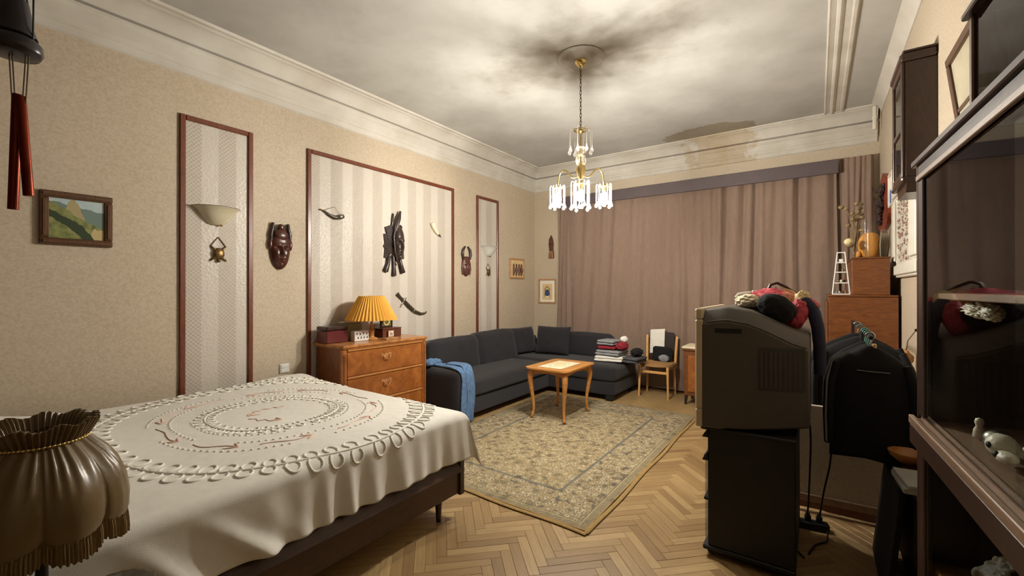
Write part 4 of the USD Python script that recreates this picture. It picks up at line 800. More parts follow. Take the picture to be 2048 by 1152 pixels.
# bedspread
def bed_top(x, y):
    z = .682 + .012 * (meshkit.fbm(np.stack([x * 1.3, y * 1.3, 0 * x], -1), 3, 5) - .5) * 2
    z = z + .11 * np.exp(-((y - .05) / .38) ** 2) * np.clip((-2.25 - x) / .5, 0, 1) ** .7          # pillows under the spread
    z = z + .035 * np.exp(-((x + 3.88) / .22) ** 2 - ((y - 2.05) / .35) ** 2)
    return z
def spread():
    na, nb = 220, 220
    SX = (bX1 - .035) - (bX0 + .0); SY = bY1 - .02 - bY0
    drop = .335
    s = np.linspace(0, SX + drop, na)[:, None] * np.ones((1, nb)); t = np.linspace(0, SY + drop, nb)[None] * np.ones((na, 1))
    a = np.clip(s - SX, 0, None); b = np.clip(t - SY, 0, None)
    x = bX0 + np.minimum(s, SX); y = bY0 + np.minimum(t, SY); z = bed_top(x, y)
    r = .055
    def bend(d):          # rounded edge: arc then straight down
        ang = np.minimum(d / r, PI / 2); return r * np.sin(ang), r * (1 - np.cos(ang)) + np.maximum(d - r * PI / 2, 0)
    oa, da = bend(a); ob, db = bend(b)
    both = (a > 0) & (b > 0)
    dr = np.sqrt(da ** 2 + db ** 2)
    dr = np.minimum(np.where(both, np.maximum(da, db) * 1.0 + .18 * np.minimum(da, db), dr), .36)
    fa = np.clip(da / drop, 0, 1); fb = np.clip(db / drop, 0, 1)
    w1 = (np.abs(np.sin(y * 15 + 2.2 * np.sin(y * 5.1))) ** 2 * .034 + .008 * np.sin(y * 41 + 3 * np.sin(y * 3))) * np.clip((y - .7) / .5, .10, 1) + fa ** .6 * (.055 * np.exp(-((y - .60 - .34 * fa) / .055) ** 2) + .05 * np.exp(-((y - .40 - .26 * fa) / .05) ** 2) + .05 * np.exp(-((y - .16 - .2 * fa) / .05) ** 2) + .02 * np.exp(-((y - .86 - .2 * fa) / .06) ** 2))
    w2 = np.sin(x * 24 + np.sin(x * 7)) * .012
    x = x + oa + fa * (.01 + w1) + np.where(both, db * .10, 0); y = y + ob + fb * (.02 + w2) + np.where(both, da * .10, 0)
    z = z - dr
    z = np.where(both, z - .0, z)
    n = meshkit.fbm(np.stack([s * 22, t * 22, 0 * s], -1), 2, 9) - .5
    z = z + .0025 * n * (a + b == 0)
    return grid(x, y, z, .008), (s, t, x, y, z)
sm, SP = spread()
bs = thing('bedspread', 'white cotton bedspread with tufted oval rings covering the bed', 'bedspread', (-2.95, 1.1, .682))
O2 = (2.95, -1.1, -.682)
part(bs, 'cloth', at(sm, O2), 'bedspread_cotton', True)
from scipy.interpolate import RegularGridInterpolator
SXl = SP[0][:, 0]; TYl = SP[1][0, :]
interp = [RegularGridInterpolator((SXl, TYl), q, bounds_error=False, fill_value=None) for q in SP[2:5]]
def on_spread(x, y):
    """point of the cloth whose flat pattern position is (x, y), beyond the edge measured along the cloth"""
    st = np.stack([np.clip(np.asarray(x) - bX0, SXl[0], SXl[-1]), np.clip(np.asarray(y) - bY0, TYl[0], TYl[-1])], -1)
    return np.stack([q(st) for q in interp], -1) + (2.95, -1.1, -.682) + (0, 0, .0015)
BCX, BCY = -2.93, 1.43
def ring(rx, ry, th, pw=2.3):
    c, s = np.cos(th), np.sin(th)
    return BCX + rx * np.sign(c) * np.abs(c) ** (2 / pw), BCY + ry * np.sign(s) * np.abs(s) ** (2 / pw)
def loops(rx, ry, count, lw, ll, inner, r, jit):
    out = []
    for k in range(count):
        th = 2 * PI * (k + .5) / count; x0, y0 = ring(rx, ry, th); x1, y1 = ring(rx, ry, th + .01)
        tx, ty = x1 - x0, y1 - y0; L = math.hypot(tx, ty); tx, ty = tx / L, ty / L; nx, ny = -ty * inner, tx * inner
        a = np.linspace(-.78 * PI, .78 * PI, 13) + PI / 2
        ca, sa = np.cos(a) * lw * rng.uniform(.9, 1.1), np.sin(a) * ll * rng.uniform(.9, 1.1)
        X = x0 + tx * ca + nx * (sa + ll * .8); Y = y0 + ty * ca + ny * (sa + ll * .8)
        out.append(on_spread(X, Y))
    return out
for rx, ry, cnt, lw, ll, r in ((.965, .86, 58, .031, .042, .0062), (.37, .36, 38, .018, .024, .0050)):
    L1 = loops(rx, ry, cnt, lw, ll, 1, r, 0); L2 = loops(rx + .018, ry + .018, cnt, lw, ll, -1, r, 0)
    for p in L1 + L2: part(bs, 'tufted_loop', tube(p, r, 6), 'tuft_white', True)
    th = np.linspace(0, 2 * PI, 260); part(bs, 'ring_cord', tube(on_spread(*ring(rx + .009, ry + .009, th)), .006, 6), 'tuft_white', True)
dots = []
for rx, ry, cnt in ((.70, .63, 110), (.58, .53, 96), (.46, .43, 80)):
    for k in range(cnt):
        th = 2 * PI * k / cnt
        if (k // 7) % 4 == 3: continue
        x, y = ring(rx, ry, th); p = on_spread(x, y); dots.append(blob(.008, .008, .0055, p, 0, 1, 0, 1))
part(bs, 'tufted_dots', join(dots), 'tuft_white', True, kind='stuff')
def vine(rx, ry, t0, t1):
    th = np.linspace(t0, t1, 22); x, y = ring(rx + .012 * np.sin(th * 16), ry + .012 * np.sin(th * 16), th); st = part(bs, 'pink_stem', tube(on_spread(x, y), .0032, 5), 'tuft_pink', True)
    x0, y0 = x[-1], y[-1]; x1, y1 = x[-3], y[-3]; ang = math.atan2(y0 - y1, x0 - x1)
    for q in (-1, 1):
        b = ang + q * .6 + PI; ln = np.linspace(0, .07, 6); part(st, 'pink_leaf', tube(on_spread(x0 + ln * np.cos(b), y0 + ln * np.sin(b)), [.003, .006, .008, .007, .005, .002], 6, flat=.6), 'tuft_pink', True)
for k in range(10): vine(.64, .58, 2 * PI * k / 10 + .05, 2 * PI * k / 10 + .5)
vine(.12, .14, 2.4, 4.4); vine(.20, .16, 4.8, 6.0)

# ============================================================ bedside: table, lamp, dish, wind chime
nt = thing('bedside_table', 'small dark bedside table in the near left corner', 'bedside table', (-1.67, .19, 0))
part(nt, 'top', bx(-.19, .19, -.23, .23, .50, .522, .006), 'dark_furniture'); part(nt, 'drawer_box', bx(-.17, .17, -.21, .21, .36, .50, .004), 'dark_furniture')
for sx in (-1, 1):
    for sy in (-1, 1): part(nt, 'leg', tube([(sx * .15, sy * .19, .37), (sx * .16, sy * .2, 0)], [.022, .014], 8), 'dark_furniture', True)
sl = thing('satin_lamp', 'table lamp with a gathered gold satin shade and fringe in the near left corner', 'table lamp', (-1.74, .226, .5225))
part(sl, 'base', lathe([(0, 0), (.075, 0), (.08, .012), (.05, .03), (.02, .05), (.014, .09), (.022, .12), (.014, .15), (.011, .33), (.016, .36), (.009, .42), (0, .42)], 24), 'dark_iron', True)
NL = 8
def gather(R, Z, A):
    zz = np.clip((Z - .27) / .33, 0, 1)
    lobe = np.abs(np.sin(A * NL / 2 + .5)); f = np.clip(1 - zz, 0, 1) ** .6
    R = R * (1 + f * (.15 * lobe ** .5 - .10) + .03 * np.sin(A * 34 + 3 * np.sin(A * 5)) * np.clip((Z - .44) / .1, 0, 1) + .004 * np.sin(A * 23 + 2 * np.sin(7 * A)) * f)
    Z = Z - .022 * np.clip((.44 - Z) / .12, 0, 1.0) * lobe ** .7
    return R, Z
part(sl, 'shade', lathe([(.168, .335), (.177, .36), (.179, .395), (.173, .435), (.157, .475), (.132, .515), (.102, .548), (.090, .562)], 320, (0, 0, 0), gather), 'gold_satin', True)
def ruff(R, Z, A): return R * (1 + .05 * np.sin(A * 52 + 2 * np.sin(A * 5))), Z + .006 * np.sin(A * 9)
part(sl, 'ruffle', lathe([(.090, .560), (.091, .570), (.098, .584), (.107, .600), (.112, .612), (.108, .614), (.096, .596), (.086, .572)], 320, (0, 0, 0), ruff), 'gold_satin', True)
part(sl, 'beaded_trim', join(*[blob(.0055, .0055, .005, (.0925 * math.cos(q), .0925 * math.sin(q), .563), 0, 1, 0, 1) for q in np.linspace(0, 2 * PI, 64, endpoint=False)]), 'gold_metal', True)
def fr(R, Z, A):
    R2, Z2 = gather(R, Z, A); return R2 + .003 * np.sin(A * 150), Z2 + .004 * np.sin(A * 90)
part(sl, 'fringe', lathe([(.171, .342), (.174, .322), (.175, .292), (.170, .292), (.167, .338)], 480, (0, 0, 0), fr), 'gold_fringe', False)
part(sl, 'shade_ring', tube([(.089 * math.cos(q), .089 * math.sin(q), .562) for q in np.linspace(0, 2 * PI, 40, endpoint=False)], .003, 6, close=True), 'dark_iron', True)
part(sl, 'shade_spoke', join(*[tube([(0, 0, .415), (.088 * math.cos(q), .088 * math.sin(q), .562)], .0025, 5) for q in (0, 2.1, 4.2)]), 'dark_iron', True)
ds = thing('metal_dish', 'small fluted metal dish at the edge of the bedside table', 'dish', (-1.80, .375, .5225))
part(ds, 'bowl', lathe([(0, .0), (.05, 0), (.09, .012), (.115, .03), (.118, .033), (.112, .032), (.088, .017), (.05, .006), (0, .005)], 96, (0, 0, 0), lambda R, Z, A: (R * (1 + .02 * np.cos(A * 24) * (R > .1)), Z)), 'pewter', True)
wc = thing('wind_chime', 'dark bell wind chime with red copper tubes hanging at the near left', 'wind chime', (-1.686, .167, 1.7))
part(wc, 'suspension_cord', tube([(0, 0, .62), (0, 0, 1.9)], .003, 6), 'string', True)
part(wc, 'cap', lathe([(0, .70), (.012, .70), (.014, .64), (.03, .60), (.03, .575), (0, .57)], 24), 'teak', True)
part(wc, 'bell', lathe([(0, .56), (.016, .558), (.027, .54), (.032, .51), (.036, .475), (.043, .455), (.0435, .45), (.040, .452), (.034, .47), (.029, .51), (.022, .545), (0, .552)], 32), 'dark_bell', True)
part(wc, 'bell_rim', lathe([(.0, .45), (.040, .45), (.052, .435), (.054, .415), (.047, .402), (.02, .40), (0, .40)], 32), 'dark_bell', True)
part(wc, 'side_cord', join(tube([(.03, .03, .44), (.036, .03, .55), (.0, .0, .69)], .002, 5), tube([(-.03, .03, .44), (-.036, .03, .55), (.0, .0, .69)], .002, 5)), 'cable_black', True)
for (a, z0, z1, da) in ((.010, .005, .30, -.010), (.018, .04, .295, .022)):
    q0, q1 = r_ * a, r_ * (a + da)
    part(wc, 'copper_tube', tube([(q0[0], q0[1], z1), (q1[0], q1[1], z0)], .0105, 14), 'copper', True)
    for e in (-.008, .008): part(wc, 'tube_cord', tube([(q0[0] + e, q0[1] + e, z1 - .02), (q0[0] + e * 1.6, q0[1] + e * 1.6, .402)], .0016, 5), 'string', True)

# ============================================================ television and stand
ts = thing('tv_stand', 'black television stand with small casters', 'tv stand', (-.305, 2.95, 0))
part(ts, 'body', join(bx(-.20, .215, -.32, -.30, .06, .71, .004), bx(-.20, .215, .30, .32, .06, .71, .004), bx(.20, .215, -.30, .30, .06, .71, .003), bx(-.20, .20, -.30, .30, .06, .08, .003)), 'black_plastic')
part(ts, 'top', bx(-.235, .22, -.335, .335, .71, .73, .005), 'black_plastic')
for z in (.54, .30): part(ts, 'shelf', bx(-.225, .20, -.30, .30, z, z + .018, .004), 'black_plastic')
for z in (.535, .665): part(ts, 'shelf_edge', extr([(0, 0), (-.028, 0), (-.024, .012), (0, .05)], .02, ((-.20, -.325, z), (1, 0, 0), (0, 0, 1), (0, 1, 0))), 'black_plastic', False)
part(ts, 'glass_door', bx(-.218, -.214, -.30, .30, .09, .53), 'glass_dark', False)
part(ts, 'base', bx(-.225, .215, -.33, .33, .035, .06, .005), 'black_plastic')
for sx in (-1, 1):
    for sy in (-1, 1): part(ts, 'caster', at(cyl(.019, .022, (0, 0, -.011), 14), (sx * .19, sy * .28, .0195), (PI / 2, 0, 0)), 'black_plastic')
tv = thing('television', 'big grey tube television seen from the side, screen towards the bed', 'television', (-.30, 2.98, .7305))
# body: sections from the front (x small) to the back
secs = [(-.225, .395, .0, .655), (-.14, .390, .0, .668), (-.10, .385, .01, .672), (.0, .372, .02, .655), (.10, .345, .03, .61), (.19, .31, .04, .56), (.262, .285, .05, .535), (.27, .27, .06, .52)]
def rect_ring(x, h, z0, z1):
    return [(x, y, z) for y, z in ((-h + .01, z0), (-h, z0 + .01), (-h, z1 - .085), (-h + .012, z1 - .068), (-h + .055, z1 - .012), (-h + .09, z1), (h - .09, z1), (h - .055, z1 - .012), (h - .012, z1 - .068), (h, z1 - .085), (h, z0 + .01), (h - .01, z0))][::-1]
def loft(rings):
    P = np.array(rings); k, n = P.shape[:2]; v = P.reshape(-1, 3); f = []
    for i in range(k - 1):
        for j in range(n):
            j2 = (j + 1) % n; A, B, C, D = i * n + j, i * n + j2, (i + 1) * n + j2, (i + 1) * n + j; f += [(A, B, C), (A, C, D)]
    v = np.vstack([v, P[0].mean(0), P[-1].mean(0)]); m = len(v)
    for j in range(n): f += [(m - 2, (j + 1) % n, j), (m - 1, (k - 1) * n + j, (k - 1) * n + (j + 1) % n)]
    t = trimesh.Trimesh(v, f, process=False)
    if t.volume < 0: t.invert()
    return t
part(tv, 'housing', loft([rect_ring(*s) for s in secs]), 'tv_plastic', 30)
part(tv, 'front_bezel', join(bx(-.262, -.222, -.40, .40, .60, .662, .008), bx(-.262, -.222, -.40, .40, .0, .10, .008), bx(-.262, -.222, -.40, -.34, .10, .60, .008), bx(-.262, -.222, .34, .40, .10, .60, .008)), 'tv_front')
ss = np.linspace(-1, 1, 15); U, V = np.meshgrid(ss, ss, indexing='ij')
part(tv, 'screen', grid(-.252 + .02 * (U ** 2 + V ** 2) * .5, U * .34, .35 + V * .25, .01), 'black_screen', True)
# ribs, slots on the side that faces the camera: follow the side's taper
def side_y(x): return -np.interp(x, [s[0] for s in secs], [s[1] for s in secs])
vp = part(tv, 'vent_panel', loft([[(x, side_y(x) + o, z) for x, o in ((.045, .004), (.1, .004), (.19, .004), (.25, .004), (.25, -.0025), (.19, -.0025), (.1, -.0025), (.045, -.0025))] for z in (.235, .46)]), 'tv_dark', False)
for k in range(9):
    x = .06 + k * .021
    part(vp, 'vent_rib', loft([[(x - .004, side_y(x) + .004, z), (x + .004, side_y(x) + .004, z), (x + .004, side_y(x) - .005, z), (x - .004, side_y(x) - .005, z)] for z in (.25, .44)]), 'tv_plastic', False)
part(tv, 'grip_slot', loft([[(-.16, side_y(-.16) + .004, z), (-.03, side_y(-.03) + .004, z), (-.03, side_y(-.03) - .0025, z), (-.16, side_y(-.16) - .0025, z)] for z in (.53, .555)]), 'black_plastic', False)
rim = [(x, side_y(x) + .010, np.interp(x, [s[0] for s in secs], [s[3] for s in secs]) - .074) for x in (-.2, -.1, 0, .1, .19, .255)]
part(tv, 'top_ridge', tube(rim, .008, 8), 'tv_plastic', True)
# heap of clothes on the television
tx0, ty0 = -.16, 3.0
def zt(x): return .7305 + np.interp(x + .30, [s[0] for s in secs], [s[3] for s in secs])
def heap(name, mesh, m, label, cat='clothes'):
    p = thing(name, label, cat, (tx0, ty0, 1.39)); part(p, 'cloth', at(mesh, (-tx0, -ty0, -1.39)), m, True); return p
def lump(rx, ry, rz, x, y, dz=0, amp=.18, sc=1.3, seed=0, rot=None):
    z = float(zt(x)); m = blob(rx, ry, rz, (0, 0, 0), amp, sc, seed, 4)
    if rot is not None: m.apply_transform(trimesh.transformations.euler_matrix(*rot))
    m.apply_translation((x, y, z + rz * .86 + dz)); v = m.vertices; v[:, 2] = np.maximum(v[:, 2], zt(v[:, 0]) + .003); return trimesh.Trimesh(v, m.faces, process=False)
heap('cream_sweater', lump(.07, .08, .042, -.33, 2.88, 0, .25, 1.8, 3), 'cream_knit', 'crumpled cream knitted top at the left of the heap on the television', 'sweater')
heap('patterned_blouse', lump(.15, .09, .088, -.19, 2.95, 0, .2, 1.2, 7, (0, .25, 0)), 'print_blouse', 'pink and purple patterned blouse in the heap on the television', 'blouse')
heap('black_top', lump(.098, .06, .074, -.185, 2.79, .0, .12, 1.0, 11, (0, .45, 0)), 'black_cloth', 'black rounded bundle at the front of the heap on the television', 'top')
heap('red_blouse', lump(.055, .07, .085, -.095, 2.86, .0, .2, 1.4, 13, (0, .3, 0)), 'red_blouse', 'wine-pink blouse hanging down right of the black bundle', 'blouse')
heap('pink_towel', lump(.065, .06, .032, -.045, 3.06, .125, .2, 1.3, 17, (0, .5, 0)), 'red_blouse', 'pink cloth at the top right of the heap on the television', 'cloth')
heap('beige_scarf', lump(.05, .07, .10, -.085, 2.92, .03, .18, 1.2, 19, (0, .35, 0)), 'beige_cloth', 'beige scarf between the red blouse and the dark trousers', 'scarf')
p = thing('dark_trousers', 'navy trousers draped over the back edge of the television', 'trousers', (-.02, 2.86, 1.20))
part(p, 'leg', tube([(-.06, .03, .245), (-.03, .02, .235), (-.0, .01, .19), (.022, .0, .10), (.03, 0, .0), (.032, 0, -.16)], [.022, .032, .038, .038, .036, .034], 14, flat=.75), 'navy_cloth', True)
part(p, 'leg', tube([(-.05, .10, .24), (-.02, .10, .225), (.012, .10, .17), (.03, .10, .08), (.036, .10, -.02), (.038, .10, -.15)], [.022, .03, .034, .034, .034, .032], 14, flat=.75), 'navy_cloth', True)
hg = thing('white_hanger', 'white plastic hanger lying on the cream knitted top', 'clothes hanger', (-.285, 2.93, 1.463))
part(hg, 'bar', tube([(-.12, 0, -.012), (-.105, 0, .01), (-.06, 0, .018), (0, .02, .02), (.1, .04, .03)], .008, 8, flat=.7), 'white_plastic', True)
part(hg, 'clip', bx(-.03, .0, -.012, .014, -.02, .032, .004), 'white_plastic')
hb = thing('leather_handbag', 'brown leather strap loops standing at the top of the heap on the television', 'handbag', (-.19, 3.04, 1.452))
part(hb, 'strap', tube([(-.06, 0, -.04), (-.058, 0, .03), (-.04, 0, .075), (-.005, 0, .085), (.04, .01, .06), (.09, .02, .02), (.12, .03, -.02)], .012, 8, flat=.7), 'dark_furniture', True)
part(hb, 'strap', tube([(.03, .01, .05), (.07, .0, .03), (.115, .0, -.01)], .010, 8), 'beige_cloth', True)
part(hb, 'hook', tube([(-.02, -.015, -.03), (-.025, -.018, .04), (-.012, -.018, .058), (.002, -.018, .04), (.0, -.015, -.01)], .006, 8), 'pewter', True)
part(hb, 'body', blob(.10, .05, .05, (.02, .02, -.045), .15, 1, 3, 4), 'dark_furniture', True)

# ============================================================ clothes rail with hanging black clothes
cr_ = thing('clothes_rail', 'dark metal clothes rail carrying the hanging black clothes', 'clothes rail', (.24, 3.8, 0))
part(cr_, 'rail', tube([(0, -.75, 1.235), (0, .75, 1.235)], .011, 10), 'dark_iron', True)
for y in (-.185, .72):
    part(cr_, 'post', tube([(.0, y, .03), (0, y, 1.235)], .011, 10), 'dark_iron', True); part(cr_, 'foot', tube([(-.2, y, .016), (.2, y, .016)], .014, 8), 'dark_iron', True)
def hanger(y, m, label, bar='dark_iron', clip=False):
    t = thing('clothes_hanger', label, 'clothes hanger', (.24, y, 1.235))
    a = np.linspace(-.35 * PI, PI, 12)
    hook = [(.019 * math.cos(q) - 0, 0, .006 + .019 * math.sin(q)) for q in a[::-1]] + [(.006, 0, -.02), (0, 0, -.04), (0, 0, -.07)]
    part(t, 'hook', tube(hook, .0042, 8), m, True)
    part(t, 'shoulder_bar', tube([(-.075, 0, -.106), (-.04, 0, -.088), (0, 0, -.068), (.04, 0, -.088), (.075, 0, -.106)], .006, 8), bar, True)
    if clip:
        part(t, 'swivel', cyl(.008, .05, (0, 0, -.09), 12), m); part(t, 'clip', bx(.008, .028, -.012, .0, -.10, -.035, .004), 'beige_cloth')
    return t
def garment(y, w, z1, z0, m, label, cat, seed, sleeves=True, piping=False, x=.24):
    t = thing('hanging_jacket', label, cat, (x, y, 0)); k = 40; n = 40
    rr = np.random.default_rng(seed); rings = []
    for i in range(k):
        u = i / (k - 1); z = z1 - (z1 - z0) * u
        hw = w * (np.interp(u, [0, .04, .11, .19, .26, .45, 1.0], [.12, .34, .66, .93, .98, 1.0, 1.05])); th = .012 + .020 * min(1, u * 6)
        a = np.linspace(0, 2 * PI, n, endpoint=False); fold = .006 * np.sin(a * 6 + seed + 2 * u) * u
        rings.append(np.stack([hw * np.sign(np.cos(a)) * np.abs(np.cos(a)) ** .8, (th + fold) * np.sin(a), z + .01 * np.sin(a * 3 + seed) * u - .0], 1))
    part(t, 'body', loft(rings), m, True)
    if sleeves:
        for q in (-1, 1): part(t, 'sleeve', tube([(q * w * .86, 0, z1 - .10), (q * w * 1.04, -.004, z1 - .22), (q * w * 1.08, -.006, z0 + .22), (q * w * 1.06, -.004, z0 + .06)], [.03, .034, .031, .028], 10, flat=.8), m, True)
    if piping:
        part(t, 'piping', tube([(-w * .70, -.030, z1 - .045), (-w * .98, -.032, z1 - .09), (-w * 1.115, -.034, z1 - .2), (-w * 1.15, -.034, z0 + .22), (-w * 1.13, -.034, z0 + .07)], .006, 6), 'grey_piping', True)
        part(t, 'seam', tube([(-.06, -.034, z1 - .135), (.0, -.036, z1 - .137), (.08, -.034, z1 - .138)], .003, 6), 'grey_piping', True)
hanger(3.10, 'steel', 'chrome clip hanger nearest the camera with a pale clip', clip=True)
garment(3.10, .175, 1.185, .56, 'black_cloth', 'front black jacket with grey piping on the hanging rail', 'jacket', 1, True, True)
hanger(3.20, 'green_plastic', 'green hanger, first behind the chrome clip hanger', 'green_plastic'); garment(3.20, .17, 1.18, .60, 'charcoal_cloth', 'charcoal jacket, second from the front on the rail', 'jacket', 2)
hanger(3.30, 'green_plastic', 'green hanger, second behind the chrome clip hanger', 'green_plastic'); garment(3.30, .175, 1.175, .62, 'black_cloth', 'black jacket, third from the front on the rail', 'jacket', 3)
hanger(3.40, 'green_plastic', 'green hanger, third behind the chrome clip hanger', 'green_plastic'); garment(3.40, .175, 1.18, .64, 'black_cloth', 'black jacket, fourth from the front on the rail', 'jacket', 4, False)
hanger(3.74, 'green_plastic', 'green hanger near the back of the rail', 'green_plastic'); garment(3.74, .24, 1.18, .60, 'charcoal_cloth', 'charcoal coat with wide shoulders near the back of the rail', 'coat', 5)
hanger(4.02, 'steel', 'shiny hanger at the back of the rail', 'dark_iron'); garment(4.02, .26, 1.18, .50, 'black_cloth', 'black coat at the back of the rail by the brown cabinet', 'coat', 6)
# papered low screen behind, cables, power strip
sn_ = thing('low_screen', 'low wallpapered screen with a skirting strip behind the hanging clothes', 'screen', (.17, 3.56, 0), 3.0)
part(sn_, 'board', bx(-.36, .38, -.015, .015, .09, .72, .003), 'wallpaper', False)
part(sn_, 'skirting', bx(-.30, .38, -.03, -.016, .075, .125, .004), 'ledge_wood', False)
part(sn_, 'lower_strip', bx(-.36, .38, -.02, .015, .03, .075, .003), 'red_moulding', False)
for x in (-.34, .34): part(sn_, 'foot', bx(x - .03, x + .03, -.07, .07, 0, .03, .004), 'dark_furniture', False)
ps = thing('power_strip', 'dark power strip with plugs on the floor behind the television stand', 'power strip', (-.05, 3.30, 0), 12)
part(ps, 'body', bx(-.11, .11, -.03, .03, .0, .045, .006), 'black_plastic')
for x in (-.06, .0, .06): part(ps, 'plug', join(cyl(.018, .03, (x, 0, .046), 12), cyl(.012, .02, (x, 0, .076), 12)), 'cable_black')
for k, pth in enumerate(([(-.05, 3.27, .09), (-.04, 3.22, .3), (-.03, 3.17, .62), (-.05, 3.16, .8)], [(.01, 3.27, .09), (.03, 3.2, .28), (.06, 3.17, .45), (.07, 3.15, .58)], [(-.09, 3.25, .03), (-.12, 3.15, .008), (-.12, 3.0, .008), (-.06, 2.9, .008)], [(.05, 3.24, .03), (.05, 3.16, .01), (-.01, 3.09, .008), (-.04, 2.96, .008)])):
    P = np.array(pth); t = np.linspace(0, 3, 20); c = np.stack([np.interp(t, range(4), P[:, i]) for i in range(3)], 1)
    for _ in range(3): c[1:-1] = (c[:-2] + c[1:-1] * 2 + c[2:]) / 4
    single('power_cable', tube(c, .005, 6), 'cable_black', ['black cable rising straight from the power strip', 'black cable slanting right up from the power strip', 'black cable lying left of the power strip', 'black cable looping on the floor right of the power strip'][k], 'cable', smooth=True)
# low dark bench along the right wall with odds and ends
lb = thing('low_bench', 'low dark bench along the right wall between rail and glass cabinet', 'bench', (.46, 2.75, 0))
part(lb, 'top', bx(-.11, .13, -.72, .62, .58, .605, .005), 'dark_furniture'); part(lb, 'side_panel', bx(-.10, .12, .56, .60, 0, .58, .004), 'dark_furniture'); part(lb, 'side_panel', bx(-.10, .12, -.70, -.66, 0, .58, .004), 'dark_furniture')
part(lb, 'front_panel', bx(-.10, -.085, -.66, .56, .1, .58, .003), 'black_plastic')
bw = thing('wooden_bowl', 'pale wooden bowl on the low dark bench', 'bowl', (.385, 3.0, .6055)); part(bw, 'bowl', lathe([(0, 0), (.04, 0), (.075, .03), (.085, .055), (.079, .055), (.068, .033), (.036, .008), (0, .008)], 28), 'honey', True)
bw = thing('folded_paper', 'pale folded paper lying on the low dark bench', 'paper', (.425, 3.22, .6055), 20); part(bw, 'sheet', join(bx(-.07, .07, -.11, .11, 0, .006), at(bx(-.05, .05, -.08, .08, 0, .003), (0, 0, .0075), (.0, .0, .3))), 'paper_tan', False)
bk = thing('book_stack', 'grey paper stack lying on the near end of the low dark bench', 'book', (.385, 2.66, .6055), 4)
part(bk, 'pages', join(bx(-.085, .09, -.12, .12, 0, .022, .002), at(bx(-.08, .085, -.115, .115, 0, .016, .002), (.003, -.004, .0225), (0, 0, .05))), 'grey_books')
td = thing('fur_toy', 'brown furry toy hanging on the right wall beside the black clothes', 'toy', (.535, 4.28, .78))
part(td, 'body', blob(.055, .06, .09, (0, 0, .09), .12, 2, 3, 4), 'fur_brown', True); part(td, 'head', blob(.055, .055, .05, (-.01, 0, .21), .12, 2, 5, 4), 'fur_brown', True)
for q in (-1, 1): part(td, 'ear', blob(.015, .02, .02, (0, q * .04, .255), .1, 1, 6, 3), 'fur_brown', True)
for q in (-1, 1): part(td, 'arm', tube([(-.02, q * .05, .14), (-.06, q * .055, .10)], [.022, .018], 8), 'fur_brown', True)
part(td, 'cord', tube([(0, 0, .25), (.01, 0, .34), (.055, 0, .42)], .004, 6), 'string', True); part(td, 'hook', cyl(.008, .02, (.056, 0, .41), 8), 'dark_iron')
bb = thing('leaning_board', 'black folded board leaning in shadow below the hanging clothes', 'board', (.27, 3.02, 0))
part(bb, 'panel', at(bx(-.012, .012, -.34, .22, .0, .52, .004), (0, 0, .003), (0, .1, 0)), 'black_cloth', False); part(bb, 'edge_strip', at(bx(-.016, .016, -.345, .225, .52, .535, .004), (0, 0, .003), (0, .1, 0)), 'black_cloth', False)

# ============================================================ stepped brown cabinet by the curtain and things on it
sb = thing('stepped_cabinet', 'reddish-brown stepped cabinet in the far right corner', 'cabinet', (.34, 5.5, 0))
part(sb, 'lower_body', bx(-.25, .24, -.5, .72, .05, 1.43, .005), 'cherry', False); part(sb, 'lower_top', bx(-.258, .24, -.508, .72, 1.43, 1.447, .004), 'cherry', False)
part(sb, 'upper_body', bx(-.08, .185, -.5, .72, 1.447, 1.775, .005), 'cherry', False); part(sb, 'upper_top', bx(-.085, .19, -.505, .72, 1.775, 1.787, .003), 'cherry', False)
part(sb, 'plinth', bx(-.23, .23, -.48, .7, 0, .05, .004), 'dark_furniture', False); part(sb, 'door', bx(-.268, -.25, -.46, .1, .1, 1.38, .004), 'cherry', False); part(sb, 'door', bx(-.268, -.25, .12, .68, .1, 1.38, .004), 'cherry', False)
gp = thing('glass_pyramid', 'tapering glass display stand with tiny ornaments on the brown cabinet step', 'display stand', (.185, 5.1, 1.4475))
bw_, tw_, hh = .065, .028, .40
for sx in (-1, 1):
    for sy in (-1, 1): part(gp, 'corner_bar', tube([(sx * bw_, sy * bw_, .01), (sx * tw_, sy * tw_, hh)], .004, 6), 'white_plastic', True)
for z in (.005, .11, .21, .30, .395):
    w = bw_ + (tw_ - bw_) * z / hh; part(gp, 'glass_shelf', bx(-w - .003, w + .003, -w, w, z - .004, z + .004, .001), 'clear_glass' if z > .01 else 'white_plastic', False)
    for sy in (-1, 1): part(gp, 'shelf_rim', bx(-w, w, sy * w - .003, sy * w + .003, z - .003, z + .005), 'white_plastic', False)
k = 0
for z, ms in ((.010, ('pewter', 'steel', 'carved_redwood', 'stone_brown')), (.115, ('pewter', 'shell_white', 'dark_iron')), (.215, ('dark_iron', 'stone_brown')), (.305, ('white_plastic',))):
    w = bw_ + (tw_ - bw_) * z / hh - .02
    for i, m in enumerate(ms):
        xx = (-w + 2 * w * (i + .5) / len(ms)) if len(ms) > 1 else 0
        o = thing('tiny_ornament', ['silver ball', 'bright metal ball', 'reddish stone', 'brown stone', 'silver thimble', 'white shell', 'dark figurine', 'dark pebble', 'brown nut', 'pale green-eyed box'][k] + ' inside the glass display stand on the brown cabinet', 'ornament', (.185 + xx, 5.085, 1.4475 + z)); k += 1
        part(o, 'body', (bx(-.016, .016, -.012, .012, 0, .03, .004) if m == 'white_plastic' else blob(.011, .011, .014, (0, 0, .0135), .12, 2, k, 3)), m, True)
vs = thing('gourd_vase', 'round orange-brown gourd vase on top of the brown cabinet', 'vase', (.41, 5.33, 1.7875))
